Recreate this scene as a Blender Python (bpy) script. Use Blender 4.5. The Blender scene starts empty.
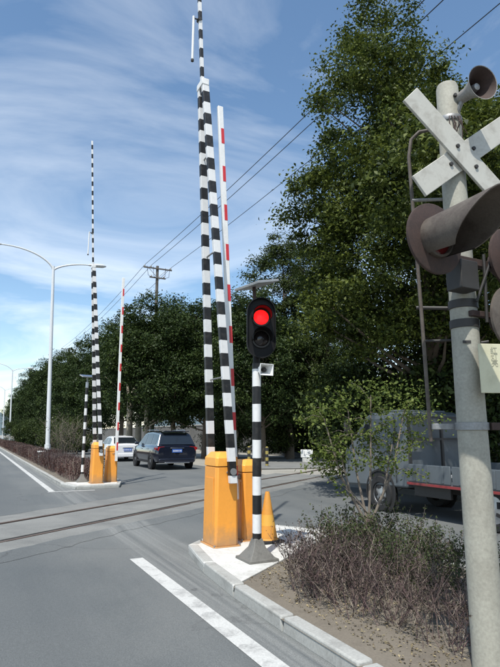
import bpy, bmesh, math, random
import numpy as np
from mathutils import Vector, Matrix
R = math.radians
random.seed(7); np.random.seed(7)
scene = bpy.context.scene
C = scene.collection

# ------------------------------------------------------------------ camera
FPX, CXP, CYP, CAMH, HOR = 540.0, 250.0, 333.5, 1.55, 434.0
PITCH = math.atan((HOR - CYP) / FPX)
cam = bpy.data.cameras.new('camera'); camo = bpy.data.objects.new('camera', cam); C.objects.link(camo)
cam.sensor_fit = 'VERTICAL'; cam.sensor_height = 36; cam.sensor_width = 27
cam.lens = FPX / 667 * 36; cam.clip_end = 3000; cam.clip_start = .05
camo.location = (0, 0, CAMH); camo.rotation_euler = (math.pi / 2 + PITCH, 0, 0)
scene.camera = camo
# ------------------------------------------------------------------ light
SUN_AZ, SUN_EL = R(17), R(61)          # light travels this far right of straight ahead
world = bpy.data.worlds.new('World'); scene.world = world; world.use_nodes = True
nt = world.node_tree; N = nt.nodes; L = nt.links
bg = N['Background']; bg.inputs['Strength'].default_value = .135
sky = N.new('ShaderNodeTexSky'); sky.sky_type = 'NISHITA'; sky.sun_disc = False
sky.sun_elevation = SUN_EL; sky.sun_rotation = math.pi + SUN_AZ
sky.air_density = 1.0; sky.dust_density = .35; sky.ozone_density = .45
tc = N.new('ShaderNodeTexCoord'); sep = N.new('ShaderNodeSeparateXYZ'); L.new(tc.outputs['Generated'], sep.inputs[0])
za = N.new('ShaderNodeMath'); za.operation = 'MAXIMUM'; za.inputs[1].default_value = .0; L.new(sep.outputs['Z'], za.inputs[0])
zb = N.new('ShaderNodeMath'); zb.operation = 'ADD'; zb.inputs[1].default_value = .16; L.new(za.outputs[0], zb.inputs[0])
dx = N.new('ShaderNodeMath'); dx.operation = 'DIVIDE'; L.new(sep.outputs['X'], dx.inputs[0]); L.new(zb.outputs[0], dx.inputs[1])
dy = N.new('ShaderNodeMath'); dy.operation = 'DIVIDE'; L.new(sep.outputs['Y'], dy.inputs[0]); L.new(zb.outputs[0], dy.inputs[1])
cmb = N.new('ShaderNodeCombineXYZ'); L.new(dx.outputs[0], cmb.inputs[0]); L.new(dy.outputs[0], cmb.inputs[1])
mp = N.new('ShaderNodeMapping'); mp.inputs['Rotation'].default_value = (0, 0, R(38)); mp.inputs['Scale'].default_value = (.8, 1.05, 1)
mp.inputs['Location'].default_value = (1.35, .55, 0)
L.new(cmb.outputs[0], mp.inputs[0])
cn = N.new('ShaderNodeTexNoise'); cn.inputs['Scale'].default_value = 1.05; cn.inputs['Detail'].default_value = 9
cn.inputs['Roughness'].default_value = .57; cn.inputs['Distortion'].default_value = .9; L.new(mp.outputs[0], cn.inputs['Vector'])
cr = N.new('ShaderNodeValToRGB'); cr.color_ramp.elements[0].position = .43; cr.color_ramp.elements[1].position = .84
cr.color_ramp.elements[0].color = (0, 0, 0, 1); cr.color_ramp.elements[1].color = (.8, .8, .8, 1); L.new(cn.outputs['Fac'], cr.inputs[0])
mx = N.new('ShaderNodeMix'); mx.data_type = 'RGBA'; L.new(cr.outputs['Color'], mx.inputs['Factor'])
hsv = N.new('ShaderNodeHueSaturation'); hsv.inputs['Hue'].default_value = .495; hsv.inputs['Saturation'].default_value = 1.08; hsv.inputs['Value'].default_value = 1.12
L.new(sky.outputs[0], hsv.inputs['Color']); L.new(hsv.outputs[0], mx.inputs['A']); mx.inputs['B'].default_value = (8.2, 8.5, 8.7, 1)
L.new(mx.outputs['Result'], bg.inputs['Color'])
sun = bpy.data.lights.new('sun', 'SUN'); suno = bpy.data.objects.new('sun', sun); C.objects.link(suno)
sun.energy = 4.3; sun.angle = R(.53); sun.color = (1, .965, .90)
ld = Vector((math.sin(SUN_AZ) * math.cos(SUN_EL), math.cos(SUN_AZ) * math.cos(SUN_EL), -math.sin(SUN_EL)))
suno.rotation_euler = ld.to_track_quat('-Z', 'Y').to_euler(); suno.location = (-6, -12, 30)
vs = scene.view_settings; vs.view_transform = 'Standard'; vs.look = 'None'; vs.exposure = 0.30; vs.gamma = 1; vs.use_curve_mapping = False

# ------------------------------------------------------------------ pixel helpers (directions only; distance from ground or stated depth)
cp, sp = math.cos(PITCH), math.sin(PITCH)
def ray(x, y):
    a, b = x - CXP, CYP - y
    return (a, FPX * cp - b * sp, FPX * sp + b * cp)
def onground(x, y, z=0):
    r = ray(x, y); t = (z - CAMH) / r[2]; return (r[0] * t, r[1] * t, z)
def atdepth(x, y, Y):
    r = ray(x, y); t = Y / r[1]; return (r[0] * t, Y, CAMH + r[2] * t)
# road frame: origin on the edge line, U along the road, V to its right
O = Vector((-1.38, 7.16, 0)); RA = R(26.5)
U = Vector((-math.sin(RA), math.cos(RA), 0)); V = Vector((math.cos(RA), math.sin(RA), 0)); Z = Vector((0, 0, 1))
ROADROT = math.atan2(U.y, U.x)          # local +X along the road
def rd(a, b, z=0): return O + U * a + V * b + Z * z
S = Vector((.454, .891, 0)).normalized(); NN = Vector((-S.y, S.x, 0)); RO = Vector((-2.66, 10.02, 0))
def rl(s, n, z=0): return RO + S * s + NN * n + Z * z   # rail frame

# ------------------------------------------------------------------ materials
MATS = {}
def newmat(name):
    m = bpy.data.materials.new(name); m.use_nodes = True; MATS[name] = m
    return m, m.node_tree.nodes, m.node_tree.links, m.node_tree.nodes['Principled BSDF']
def node(N, t, **k):
    n = N.new(t)
    for a, b in k.items(): setattr(n, a, b)
    return n
def mixc(N, L, fac, a, b):
    m = N.new('ShaderNodeMix'); m.data_type = 'RGBA'
    for s, v in (('Factor', fac), ('A', a), ('B', b)):
        if isinstance(v, (tuple, list)): m.inputs[s].default_value = (*v[:3], 1)
        elif isinstance(v, (int, float)): m.inputs[s].default_value = v
        else: L.new(v, m.inputs[s])
    return m.outputs['Result']
def noise(N, L, scale, detail=4, rough=.6, vec=None, dist=0):
    n = N.new('ShaderNodeTexNoise'); n.inputs['Scale'].default_value = scale; n.inputs['Detail'].default_value = detail
    n.inputs['Roughness'].default_value = rough; n.inputs['Distortion'].default_value = dist
    if vec is None:
        t = N.new('ShaderNodeTexCoord'); vec = t.outputs['Object']
    L.new(vec, n.inputs['Vector']); return n.outputs['Fac']
def ramp(N, L, fac, p0, p1, c0=(0, 0, 0), c1=(1, 1, 1)):
    r = N.new('ShaderNodeValToRGB'); e = r.color_ramp.elements
    e[0].position, e[1].position = p0, p1; e[0].color = (*c0, 1); e[1].color = (*c1, 1); L.new(fac, r.inputs[0]); return r.outputs['Color']
def bump(N, L, p, h, strength=.3, dist=.01):
    b = N.new('ShaderNodeBump'); b.inputs['Strength'].default_value = strength; b.inputs['Distance'].default_value = dist
    L.new(h, b.inputs['Height']); L.new(b.outputs[0], p.inputs['Normal'])
def weathered(name, col, dirt, amount=.5, rough=.6, scale=3., fine=60., metal=0, bumpy=.15, dirtpos=(.48, .72), splash=None):
    """base colour with irregular wear patches and fine speckle"""
    m, N, L, p = newmat(name)
    f = ramp(N, L, noise(N, L, scale, 8, .68, dist=.4), *dirtpos)
    k = N.new('ShaderNodeMath'); k.operation = 'MULTIPLY'; k.inputs[1].default_value = amount; L.new(f, k.inputs[0])
    c = mixc(N, L, k.outputs[0], col, dirt)
    if splash:
        t = N.new('ShaderNodeTexCoord'); sz = N.new('ShaderNodeSeparateXYZ'); L.new(t.outputs['Object'], sz.inputs[0])
        wz = N.new('ShaderNodeMath'); wz.operation = 'MULTIPLY_ADD'; wz.inputs[1].default_value = -.55; L.new(noise(N, L, 7, 7, .7), wz.inputs[0]); L.new(sz.outputs['Z'], wz.inputs[2])
        sm = N.new('ShaderNodeMapRange'); sm.inputs['From Min'].default_value = .02; sm.inputs['From Max'].default_value = -.27; sm.inputs['To Max'].default_value = .75; L.new(wz.outputs[0], sm.inputs['Value'])
        c = mixc(N, L, sm.outputs[0], c, splash)
        mpx = N.new('ShaderNodeMapping'); mpx.inputs['Scale'].default_value = (22, 22, 1.4); L.new(t.outputs['Object'], mpx.inputs[0])
        dr = ramp(N, L, noise(N, L, 1, 5, .6, mpx.outputs[0]), .60, .80)
        dm = N.new('ShaderNodeMath'); dm.operation = 'MULTIPLY'; dm.inputs[1].default_value = .45; L.new(dr, dm.inputs[0])
        c = mixc(N, L, dm.outputs[0], c, splash)
    g = noise(N, L, fine, 3, .6)
    v = ramp(N, L, g, .25, .75, *(((.82,) * 3, (1.12,) * 3) if bumpy > .06 else ((.96,) * 3, (1.03,) * 3)))
    mm = N.new('ShaderNodeMix'); mm.data_type = 'RGBA'; mm.blend_type = 'MULTIPLY'; mm.inputs['Factor'].default_value = 1
    L.new(c, mm.inputs['A']); L.new(v, mm.inputs['B']); L.new(mm.outputs['Result'], p.inputs['Base Color'])
    p.inputs['Roughness'].default_value = rough; p.inputs['Metallic'].default_value = metal
    if bumpy: bump(N, L, p, g, bumpy, .004)
    return m
def striped(name, c1, c2, period, offset=0, duty=.5, dirt=(.18, .16, .13), rough=.5):
    m, N, L, p = newmat(name)
    t = N.new('ShaderNodeTexCoord'); s = N.new('ShaderNodeSeparateXYZ'); L.new(t.outputs['Object'], s.inputs[0])
    wob = noise(N, L, 9, 2)
    a = N.new('ShaderNodeMath'); a.operation = 'MULTIPLY_ADD'; a.inputs[1].default_value = .012; L.new(wob, a.inputs[0]); L.new(s.outputs['Z'], a.inputs[2])
    d = N.new('ShaderNodeMath'); d.operation = 'MULTIPLY_ADD'; d.inputs[1].default_value = 1 / period; d.inputs[2].default_value = offset + 50; L.new(a.outputs[0], d.inputs[0])
    fr = N.new('ShaderNodeMath'); fr.operation = 'FRACT'; L.new(d.outputs[0], fr.inputs[0])
    gt = N.new('ShaderNodeMath'); gt.operation = 'GREATER_THAN'; gt.inputs[1].default_value = duty; L.new(fr.outputs[0], gt.inputs[0])
    c = mixc(N, L, gt.outputs[0], c1, c2)
    f = ramp(N, L, noise(N, L, 14, 8, .7), .5, .78)
    k = N.new('ShaderNodeMath'); k.operation = 'MULTIPLY'; k.inputs[1].default_value = .22; L.new(f, k.inputs[0])
    L.new(mixc(N, L, k.outputs[0], c, dirt), p.inputs['Base Color']); p.inputs['Roughness'].default_value = rough
    return m
def leafmat(name, dark, light, trans=.3, rough=.55, spec=.22):
    m, N, L, p = newmat(name)
    g = N.new('ShaderNodeNewGeometry')
    c = ramp(N, L, g.outputs['Random Per Island'], 0, 1, dark, light)
    big = noise(N, L, .55, 3, .5)
    b = ramp(N, L, big, .3, .7, (.72, .78, .75), (1.25, 1.18, 1.0))
    mm = N.new('ShaderNodeMix'); mm.data_type = 'RGBA'; mm.blend_type = 'MULTIPLY'; mm.inputs['Factor'].default_value = 1
    L.new(c, mm.inputs['A']); L.new(b, mm.inputs['B'])
    L.new(mm.outputs['Result'], p.inputs['Base Color']); p.inputs['Roughness'].default_value = rough
    p.inputs['Specular IOR Level'].default_value = spec
    tr = N.new('ShaderNodeBsdfTranslucent'); L.new(mm.outputs['Result'], tr.inputs['Color'])
    ms = N.new('ShaderNodeMixShader'); ms.inputs[0].default_value = trans
    L.new(p.outputs[0], ms.inputs[1]); L.new(tr.outputs[0], ms.inputs[2]); L.new(ms.outputs[0], N['Material Output'].inputs['Surface'])
    return m
def plain(name, col, rough=.5, metal=0, coat=0, spec=.5, emit=None, es=0):
    m, N, L, p = newmat(name)
    t = noise(N, L, 25, 4); v = ramp(N, L, t, .3, .7, tuple(c * .88 for c in col), tuple(min(1, c * 1.08) for c in col))
    L.new(v, p.inputs['Base Color']); p.inputs['Roughness'].default_value = rough; p.inputs['Metallic'].default_value = metal
    p.inputs['Coat Weight'].default_value = coat; p.inputs['Specular IOR Level'].default_value = spec
    if emit: p.inputs['Emission Color'].default_value = (*emit, 1); p.inputs['Emission Strength'].default_value = es
    return m

def asphalt():
    m, N, L, p = newmat('asphalt')
    t = N.new('ShaderNodeTexCoord'); mp = N.new('ShaderNodeMapping'); mp.inputs['Rotation'].default_value = (0, 0, -ROADROT)
    L.new(t.outputs['Object'], mp.inputs[0]); vec = mp.outputs[0]           # x along road, y to the left
    st = N.new('ShaderNodeMapping'); st.inputs['Scale'].default_value = (.09, 1.1, 1); L.new(vec, st.inputs[0])
    streak = ramp(N, L, noise(N, L, 1.2, 5, .6, st.outputs[0]), .35, .68)
    patch = ramp(N, L, noise(N, L, .33, 6, .65, vec, .6), .38, .66)
    grain = noise(N, L, 95, 3, .7, vec)
    grain2 = noise(N, L, 28, 4, .7, vec)
    c = mixc(N, L, streak, (.088, .097, .098), (.130, .138, .136))
    k = N.new('ShaderNodeMath'); k.operation = 'MULTIPLY'; k.inputs[1].default_value = .75; L.new(patch, k.inputs[0])
    c = mixc(N, L, k.outputs[0], c, (.148, .153, .146))
    sx = N.new('ShaderNodeSeparateXYZ'); L.new(vec, sx.inputs[0])
    bb = N.new('ShaderNodeMath'); bb.operation = 'MULTIPLY_ADD'; bb.inputs[1].default_value = -1; bb.inputs[2].default_value = -O.dot(V); L.new(sx.outputs['Y'], bb.inputs[0])
    wobb = N.new('ShaderNodeMath'); wobb.operation = 'MULTIPLY_ADD'; wobb.inputs[1].default_value = .35; L.new(noise(N, L, 1.1, 5, .6, vec), wobb.inputs[0]); L.new(bb.outputs[0], wobb.inputs[2])
    st2 = N.new('ShaderNodeMapping'); st2.inputs['Scale'].default_value = (.12, 7, 1); L.new(vec, st2.inputs[0])
    fine = ramp(N, L, noise(N, L, 1.5, 4, .55, st2.outputs[0]), .36, .66)
    def band(lo, hi, soft):
        a1 = N.new('ShaderNodeMapRange'); a1.interpolation_type = 'SMOOTHSTEP'; a1.inputs['From Min'].default_value = lo - soft; a1.inputs['From Max'].default_value = lo + soft; L.new(wobb.outputs[0], a1.inputs['Value'])
        a2 = N.new('ShaderNodeMapRange'); a2.interpolation_type = 'SMOOTHSTEP'; a2.inputs['From Min'].default_value = hi + soft; a2.inputs['From Max'].default_value = hi - soft; L.new(wobb.outputs[0], a2.inputs['Value'])
        mu = N.new('ShaderNodeMath'); mu.operation = 'MULTIPLY'; L.new(a1.outputs[0], mu.inputs[0]); L.new(a2.outputs[0], mu.inputs[1]); return mu.outputs[0]
    gut = N.new('ShaderNodeMath'); gut.operation = 'MULTIPLY'; L.new(band(.18, 1.0, .12), gut.inputs[0]); L.new(fine, gut.inputs[1])
    c = mixc(N, L, gut.outputs[0], c, (.205, .21, .20))
    dk = N.new('ShaderNodeMath'); dk.operation = 'MULTIPLY'; dk.inputs[1].default_value = .55; L.new(band(-2.6, -.7, .5), dk.inputs[0])
    c = mixc(N, L, dk.outputs[0], c, (.078, .086, .088))
    # fine cracks
    vo = N.new('ShaderNodeTexVoronoi'); vo.feature = 'DISTANCE_TO_EDGE'; vo.inputs['Scale'].default_value = .34
    wv = N.new('ShaderNodeVectorMath'); wv.operation = 'ADD'
    nz = N.new('ShaderNodeTexNoise'); nz.inputs['Scale'].default_value = 1.6; nz.inputs['Detail'].default_value = 5; L.new(vec, nz.inputs['Vector'])
    sc = N.new('ShaderNodeVectorMath'); sc.operation = 'SCALE'; sc.inputs['Scale'].default_value = .9; L.new(nz.outputs['Color'], sc.inputs[0])
    L.new(vec, wv.inputs[0]); L.new(sc.outputs[0], wv.inputs[1]); L.new(wv.outputs[0], vo.inputs['Vector'])
    cf = ramp(N, L, vo.outputs['Distance'], .0, .006, (1, 1, 1), (0, 0, 0))
    gate = ramp(N, L, noise(N, L, .21, 3, .5, vec), .52, .6)
    cm = N.new('ShaderNodeMath'); cm.operation = 'MULTIPLY'; L.new(cf, cm.inputs[0]); L.new(gate, cm.inputs[1])
    cm2 = N.new('ShaderNodeMath'); cm2.operation = 'MULTIPLY'; cm2.inputs[1].default_value = .6; L.new(cm.outputs[0], cm2.inputs[0])
    c = mixc(N, L, cm2.outputs[0], c, (.05, .05, .05))
    g = ramp(N, L, grain, .28, .74, (.62, .62, .62), (1.34, 1.34, 1.34))
    mm = N.new('ShaderNodeMix'); mm.data_type = 'RGBA'; mm.blend_type = 'MULTIPLY'; mm.inputs['Factor'].default_value = 1
    L.new(c, mm.inputs['A']); L.new(g, mm.inputs['B'])
    g2 = ramp(N, L, grain2, .3, .7, (.88, .88, .88), (1.1, 1.1, 1.1))
    m2 = N.new('ShaderNodeMix'); m2.data_type = 'RGBA'; m2.blend_type = 'MULTIPLY'; m2.inputs['Factor'].default_value = 1
    L.new(mm.outputs['Result'], m2.inputs['A']); L.new(g2, m2.inputs['B'])
    L.new(m2.outputs['Result'], p.inputs['Base Color']); p.inputs['Roughness'].default_value = .82
    bump(N, L, p, grain, .35, .006); return m
asphalt()
weathered('concrete', (.52, .515, .48), (.34, .33, .30), .6, .85, 2.2, 45)
weathered('pad_concrete', (.58, .575, .54), (.30, .29, .26), .55, .85, 2.6, 38, dirtpos=(.46, .68))
weathered('kerb', (.36, .36, .335), (.19, .185, .17), .75, .85, 3.5, 50)
weathered('deck', (.205, .205, .19), (.125, .127, .12), .8, .85, .9, 40, dirtpos=(.4, .66))
weathered('pole_concrete', (.345, .335, .28), (.20, .185, .15), .65, .75, 3.2, 55, dirtpos=(.44, .72))
weathered('soil', (.165, .142, .11), (.09, .075, .058), .7, .95, 4., 70, bumpy=.5)
weathered('verge', (.30, .285, .245), (.19, .175, .14), .7, .95, .5, 20)
weathered('orange_paint', (.80, .325, .045), (.62, .25, .05), .45, .45, 2.2, 30, bumpy=.04, splash=(.30, .20, .11))
weathered('lid_paint', (.83, .37, .055), (.68, .28, .05), .3, .42, 4., 30, bumpy=.04)
weathered('white_line', (.50, .50, .475), (.18, .18, .175), .85, .75, 4., 60, dirtpos=(.50, .70))
weathered('white_paint', (.76, .76, .74), (.50, .48, .43), .4, .45, 6., 40, bumpy=.04)
weathered('board_white', (.47, .46, .41), (.24, .215, .175), .7, .5, 7., 40, bumpy=.05)
weathered('plate_yellow', (.56, .54, .38), (.38, .35, .22), .55, .6, 6., 40, bumpy=.05)
weathered('red_strip', (.55, .03, .035), (.35, .03, .03), .4, .45, 6., 40, bumpy=0)
weathered('rust_and_bell_shade', (.055, .032, .026), (.030, .020, .017), .8, .8, 9., 80, bumpy=.25, dirtpos=(.4, .65))
weathered('horn_grey', (.27, .265, .25), (.17, .14, .115), .7, .6, 7., 80, bumpy=.1, dirtpos=(.42, .66))
weathered('rust_grey', (.105, .088, .072), (.045, .031, .025), .8, .7, 7., 80, bumpy=.2, dirtpos=(.42, .66))
weathered('steel', (.27, .275, .275), (.15, .13, .11), .5, .5, 8., 60, metal=.5)
weathered('rail_steel', (.17, .125, .10), (.09, .07, .06), .7, .6, 3., 40, metal=.5)
weathered('flange_gap', (.05, .045, .04), (.03, .028, .025), .5, .95, 3., 40)
weathered('base_grey', (.15, .145, .13), (.08, .075, .068), .6, .7, 9., 50)
weathered('cone_orange', (.60, .26, .035), (.42, .20, .05), .4, .6, 9., 40, bumpy=.05)
weathered('cone_yellow', (.64, .34, .05), (.66, .33, .05), .3, .6, 9., 40, bumpy=.05)
weathered('wood_pole', (.11, .10, .088), (.065, .055, .048), .6, .9, 2., 30)
weathered('bark', (.12, .095, .07), (.06, .048, .036), .7, .95, 4., 25, bumpy=.5)
weathered('bark_pale', (.30, .265, .20), (.17, .14, .10), .6, .9, 3., 25, bumpy=.4)
weathered('twig_grey', (.20, .165, .13), (.11, .09, .07), .6, .9, 5., 60, bumpy=0)
weathered('lamp_grey', (.62, .64, .65), (.48, .49, .48), .3, .4, 3., 40, bumpy=0)
weathered('wall_ochre', (.33, .24, .17), (.22, .18, .14), .7, .9, .9, 30)
weathered('wall_grey', (.16, .16, .155), (.10, .10, .095), .7, .9, .9, 30)
weathered('truck_red', (.24, .03, .03), (.12, .06, .05), .6, .6, 6., 40, bumpy=0)
weathered('truck_grey', (.095, .11, .12), (.065, .065, .06), .5, .45, 3., 60, bumpy=0)
weathered('tin', (.36, .37, .37), (.24, .22, .19), .6, .5, 4., 50, metal=.3)
plain('black_paint', (.004, .004, .0045), .55, spec=.25); plain('rubber', (.018, .018, .018), .85); plain('black_steel', (.03, .028, .026), .6)
plain('glass', (.012, .016, .020), .06, spec=.8); plain('suv_paint', (.008, .011, .022), .18, coat=1); plain('car_white', (.72, .73, .74), .22, coat=1)
plain('car_dark', (.03, .033, .038), .2, coat=1); plain('rim', (.42, .43, .44), .35, metal=.8); plain('chrome', (.6, .6, .6), .2, metal=1)
plain('tail_red', (.33, .012, .014), .2, coat=.6); plain('plate_blue', (.03, .10, .38), .4); plain('plate_mark', (.7, .72, .75), .5)
plain('signal_red', (.6, .01, .02), .4, emit=(1, .012, .012), es=1.15); plain('dark_lens', (.02, .016, .016), .12); plain('red_lens_off', (.10, .012, .012), .15)
plain('solar_cell', (.02, .03, .07), .12, spec=.8); plain('ink', (.33, .32, .235), .7); plain('wire', (.02, .02, .022), .6)
plain('hill', (.10, .14, .16), 1)
plain('porcelain', (.42, .40, .38), .3); plain('lamp_glass', (.7, .72, .72), .2); plain('white_body', (.66, .69, .71), .3, coat=.5)
plain('far_grey', (.35, .36, .37), .6)
def twigmat(name, stops, rough=.9):
    m, N, L, p = newmat(name); g = N.new('ShaderNodeNewGeometry'); r = N.new('ShaderNodeValToRGB'); e = r.color_ramp.elements
    while len(e) < len(stops): e.new(.5)
    for el, (q, c) in zip(e, stops): el.position = q; el.color = (*c, 1)
    L.new(g.outputs['Random Per Island'], r.inputs[0]); L.new(r.outputs['Color'], p.inputs['Base Color']); p.inputs['Roughness'].default_value = rough; return m
twigmat('twig', [(0, (.045, .032, .034)), (.5, (.13, .080, .078)), (.8, (.18, .135, .115)), (1, (.34, .29, .23))])
leafmat('leaf_big', (.017, .034, .009), (.112, .142, .028), .27)
leafmat('leaf_mid', (.014, .028, .009), (.072, .100, .026), .24)
leafmat('leaf_row', (.013, .028, .009), (.055, .084, .023), .22)
leafmat('leaf_young', (.050, .085, .016), (.17, .21, .055), .35)
leafmat('leaf_shrub', (.022, .038, .014), (.085, .105, .04), .2)
leafmat('leaf_hedge', (.035, .018, .016), (.10, .052, .045), .15)
leafmat('leaf_plum', (.022, .016, .018), (.085, .070, .055), .15)
leafmat('leaf_dry', (.07, .05, .035), (.36, .30, .20), .1, .8)
BW = striped('beam_stripes', (.68, .68, .67), (.006, .006, .0065), .362)
striped('rod_stripes', (.68, .68, .67), (.006, .006, .0065), .32, .2)
striped('post_stripes', (.68, .68, .67), (.006, .006, .0065), .43, .30)
striped('bollard_stripes', (.30, .24, .06), (.014, .014, .015), .3, .1)

# ------------------------------------------------------------------ mesh helpers
class MB:
    def __init__(s): s.v = []; s.f = []
    def add(s, vs, fs):
        o = len(s.v); s.v += [tuple(p) for p in vs]; s.f += [tuple(i + o for i in f) for f in fs]; return s
    def box(s, c, d, ax=None):
        c = Vector(c); h = [x / 2 for x in d]; ax = ax or (Vector((1, 0, 0)), Vector((0, 1, 0)), Vector((0, 0, 1)))
        vs = [c + ax[0] * (h[0] * i) + ax[1] * (h[1] * j) + ax[2] * (h[2] * k) for k in (-1, 1) for j in (-1, 1) for i in (-1, 1)]
        return s.add(vs, [(0, 2, 3, 1), (4, 5, 7, 6), (0, 1, 5, 4), (2, 6, 7, 3), (0, 4, 6, 2), (1, 3, 7, 5)])
    def tube(s, pts, rad, n=10, caps=True):
        pts = [Vector(p) for p in pts]
        if isinstance(rad, (int, float)): rad = [rad] * len(pts)
        prev = None; vs = []
        for i, p in enumerate(pts):
            t = (pts[min(i + 1, len(pts) - 1)] - pts[max(i - 1, 0)])
            t = t.normalized() if t.length > 1e-9 else Vector((0, 0, 1))
            if prev is None:
                x = t.orthogonal().normalized()
            else:
                x = prev - t * prev.dot(t); x = x.normalized() if x.length > 1e-6 else t.orthogonal().normalized()
            prev = x; y = t.cross(x)
            for k in range(n):
                a = 2 * math.pi * k / n; vs.append(p + (x * math.cos(a) + y * math.sin(a)) * rad[i])
        fs = [(i * n + k, i * n + (k + 1) % n, (i + 1) * n + (k + 1) % n, (i + 1) * n + k) for i in range(len(pts) - 1) for k in range(n)]
        if caps: fs += [tuple(range(n - 1, -1, -1)), tuple((len(pts) - 1) * n + k for k in range(n))]
        return s.add(vs, fs)
    def lathe(s, prof, n=24, M=None, arc=(0, 2 * math.pi)):
        M = M or Matrix(); full = abs(arc[1] - arc[0] - 2 * math.pi) < 1e-6; m = n if full else n + 1; vs = []
        for r, z in prof:
            for k in range(m):
                a = arc[0] + (arc[1] - arc[0]) * k / n; vs.append(M @ Vector((r * math.cos(a), r * math.sin(a), z)))
        fs = [(i * m + k, i * m + (k + 1) % m, (i + 1) * m + (k + 1) % m, (i + 1) * m + k) for i in range(len(prof) - 1) for k in range(n)]
        return s.add(vs, fs)
    def prism(s, poly, z0, z1, M=None):
        M = M or Matrix(); n = len(poly)
        vs = [M @ Vector((p[0], p[1], z0)) for p in poly] + [M @ Vector((p[0], p[1], z1)) for p in poly]
        return s.add(vs, [tuple(range(n - 1, -1, -1)), tuple(range(n, 2 * n))] + [(k, (k + 1) % n, n + (k + 1) % n, n + k) for k in range(n)])
    def mesh(s, name, mat=None, smooth=40):
        me = bpy.data.meshes.new(name); me.from_pydata(s.v, [], s.f); me.update()
        if smooth:
            me.polygons.foreach_set('use_smooth', [True] * len(me.polygons)); me.set_sharp_from_angle(angle=R(smooth))
        if mat: me.materials.append(MATS[mat])
        return me
    def build(s, name, mat, parent=None, bevel=0, smooth=40, loc=None, rotz=None):
        return link(name, s.mesh(name, mat, smooth), parent, bevel, loc, rotz)
def link(name, me, parent=None, bevel=0, loc=None, rotz=None):
    o = bpy.data.objects.new(name, me); C.objects.link(o); o.parent = parent
    if loc is not None: o.location = loc
    if rotz is not None: o.rotation_euler = (0, 0, rotz)
    if bevel:
        b = o.modifiers.new('bevel', 'BEVEL'); b.width = bevel; b.segments = 2; b.limit_method = 'ANGLE'; b.angle_limit = R(35)
    return o
def tag(o, label, cat, group=None):
    o['label'] = label; o['category'] = cat
    if group: o['group'] = group
    return o
def struct(o): o['kind'] = 'structure'; return o
def thing(name, label, cat, loc=(0, 0, 0), rotz=0, group=None):
    o = bpy.data.objects.new(name, None); C.objects.link(o); o.empty_display_size = .2
    o.location = loc; o.rotation_euler = (0, 0, rotz); return tag(o, label, cat, group)
def copytree(o, parent=None):
    c = o.copy(); C.objects.link(c); c.parent = parent
    for ch in list(o.children): copytree(ch, c)
    return c
def text_to_mesh(o):
    bpy.context.view_layer.update()
    me = bpy.data.meshes.new_from_object(o.evaluated_get(bpy.context.evaluated_depsgraph_get()))
    n = link(o.name, me, o.parent); n.matrix_local = o.matrix_local.copy(); old = o.name; cu = o.data
    bpy.data.objects.remove(o); bpy.data.curves.remove(cu); n.name = old; n['kind'] = 'stuff'; return n
def npmesh(name, verts, faces4, mat):
    me = bpy.data.meshes.new(name); nv, nf = len(verts), len(faces4)
    me.vertices.add(nv); me.vertices.foreach_set('co', np.asarray(verts, np.float32).ravel())
    me.loops.add(nf * 4); me.loops.foreach_set('vertex_index', np.asarray(faces4, np.int32).ravel())
    me.polygons.add(nf); me.polygons.foreach_set('loop_start', np.arange(0, nf * 4, 4, dtype=np.int32))
    me.polygons.foreach_set('loop_total', np.full(nf, 4, np.int32)); me.update(calc_edges=True); me.validate()
    me.materials.append(MATS[mat]); return me
def leaves(name, pos, nrm, size, mat, aspect=.5, rng=np.random):
    """one folded, pointed leaf at every position"""
    n = len(pos); nrm = nrm / (np.linalg.norm(nrm, axis=1, keepdims=True) + 1e-9)
    r = rng.normal(size=(n, 3)); d = np.cross(nrm, r); d /= np.linalg.norm(d, axis=1, keepdims=True) + 1e-9
    w = np.cross(nrm, d); s = size[:, None]
    fold = nrm * s * .14
    v = np.stack([pos - d * s * .5, pos + w * s * aspect * .5 + fold - d * s * .05, pos + d * s * .5 - fold, pos - w * s * aspect * .5 + fold - d * s * .05], 1).reshape(-1, 3)
    return npmesh(name, v, np.arange(4 * n).reshape(n, 4), mat)

# ------------------------------------------------------------------ setting
def ribbon(poly, z): return MB().add([(p[0], p[1], z) for p in poly], [tuple(range(len(poly)))])
g = ribbon([(-900, -200), (900, -200), (900, 1500), (-900, 1500)], -.012).build('ground', 'verge', smooth=0); struct(g)
road = ribbon([rd(-40, -14), rd(-40, 8.2), rd(260, 8.2), rd(260, -14)], 0).build('road', 'asphalt', smooth=0); struct(road)

# railway crossing: concrete deck panels with two rails let in
deck = MB().add([rl(-14, -.72, .004), rl(10.2, -.72, .004), rl(10.2, 2.22, .004), rl(-14, 2.22, .004)], [(0, 1, 2, 3)]).build('crossing_deck', 'flange_gap', smooth=0)
struct(deck)
rng = random.Random(3)
for n0, n1 in ((-.70, -.055), (.135, 1.30), (1.49, 2.2)):
    s = -14.
    while s < 10.2:
        ln = 2.4; z = .020 + rng.uniform(-.003, .003)
        ax = (S, NN, Z)
        MB().box(rl(s + ln / 2, (n0 + n1) / 2, z / 2 + .004), (ln - .012, n1 - n0, z), ax).build('deck_panel', 'deck', deck, .006, 30)
        s += ln
for n in (0.0, 1.435):
    MB().box(rl(20, n, .0135), (78, .07, .029), (S, NN, Z)).build('rail', 'rail_steel', deck, .005, 30)
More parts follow.
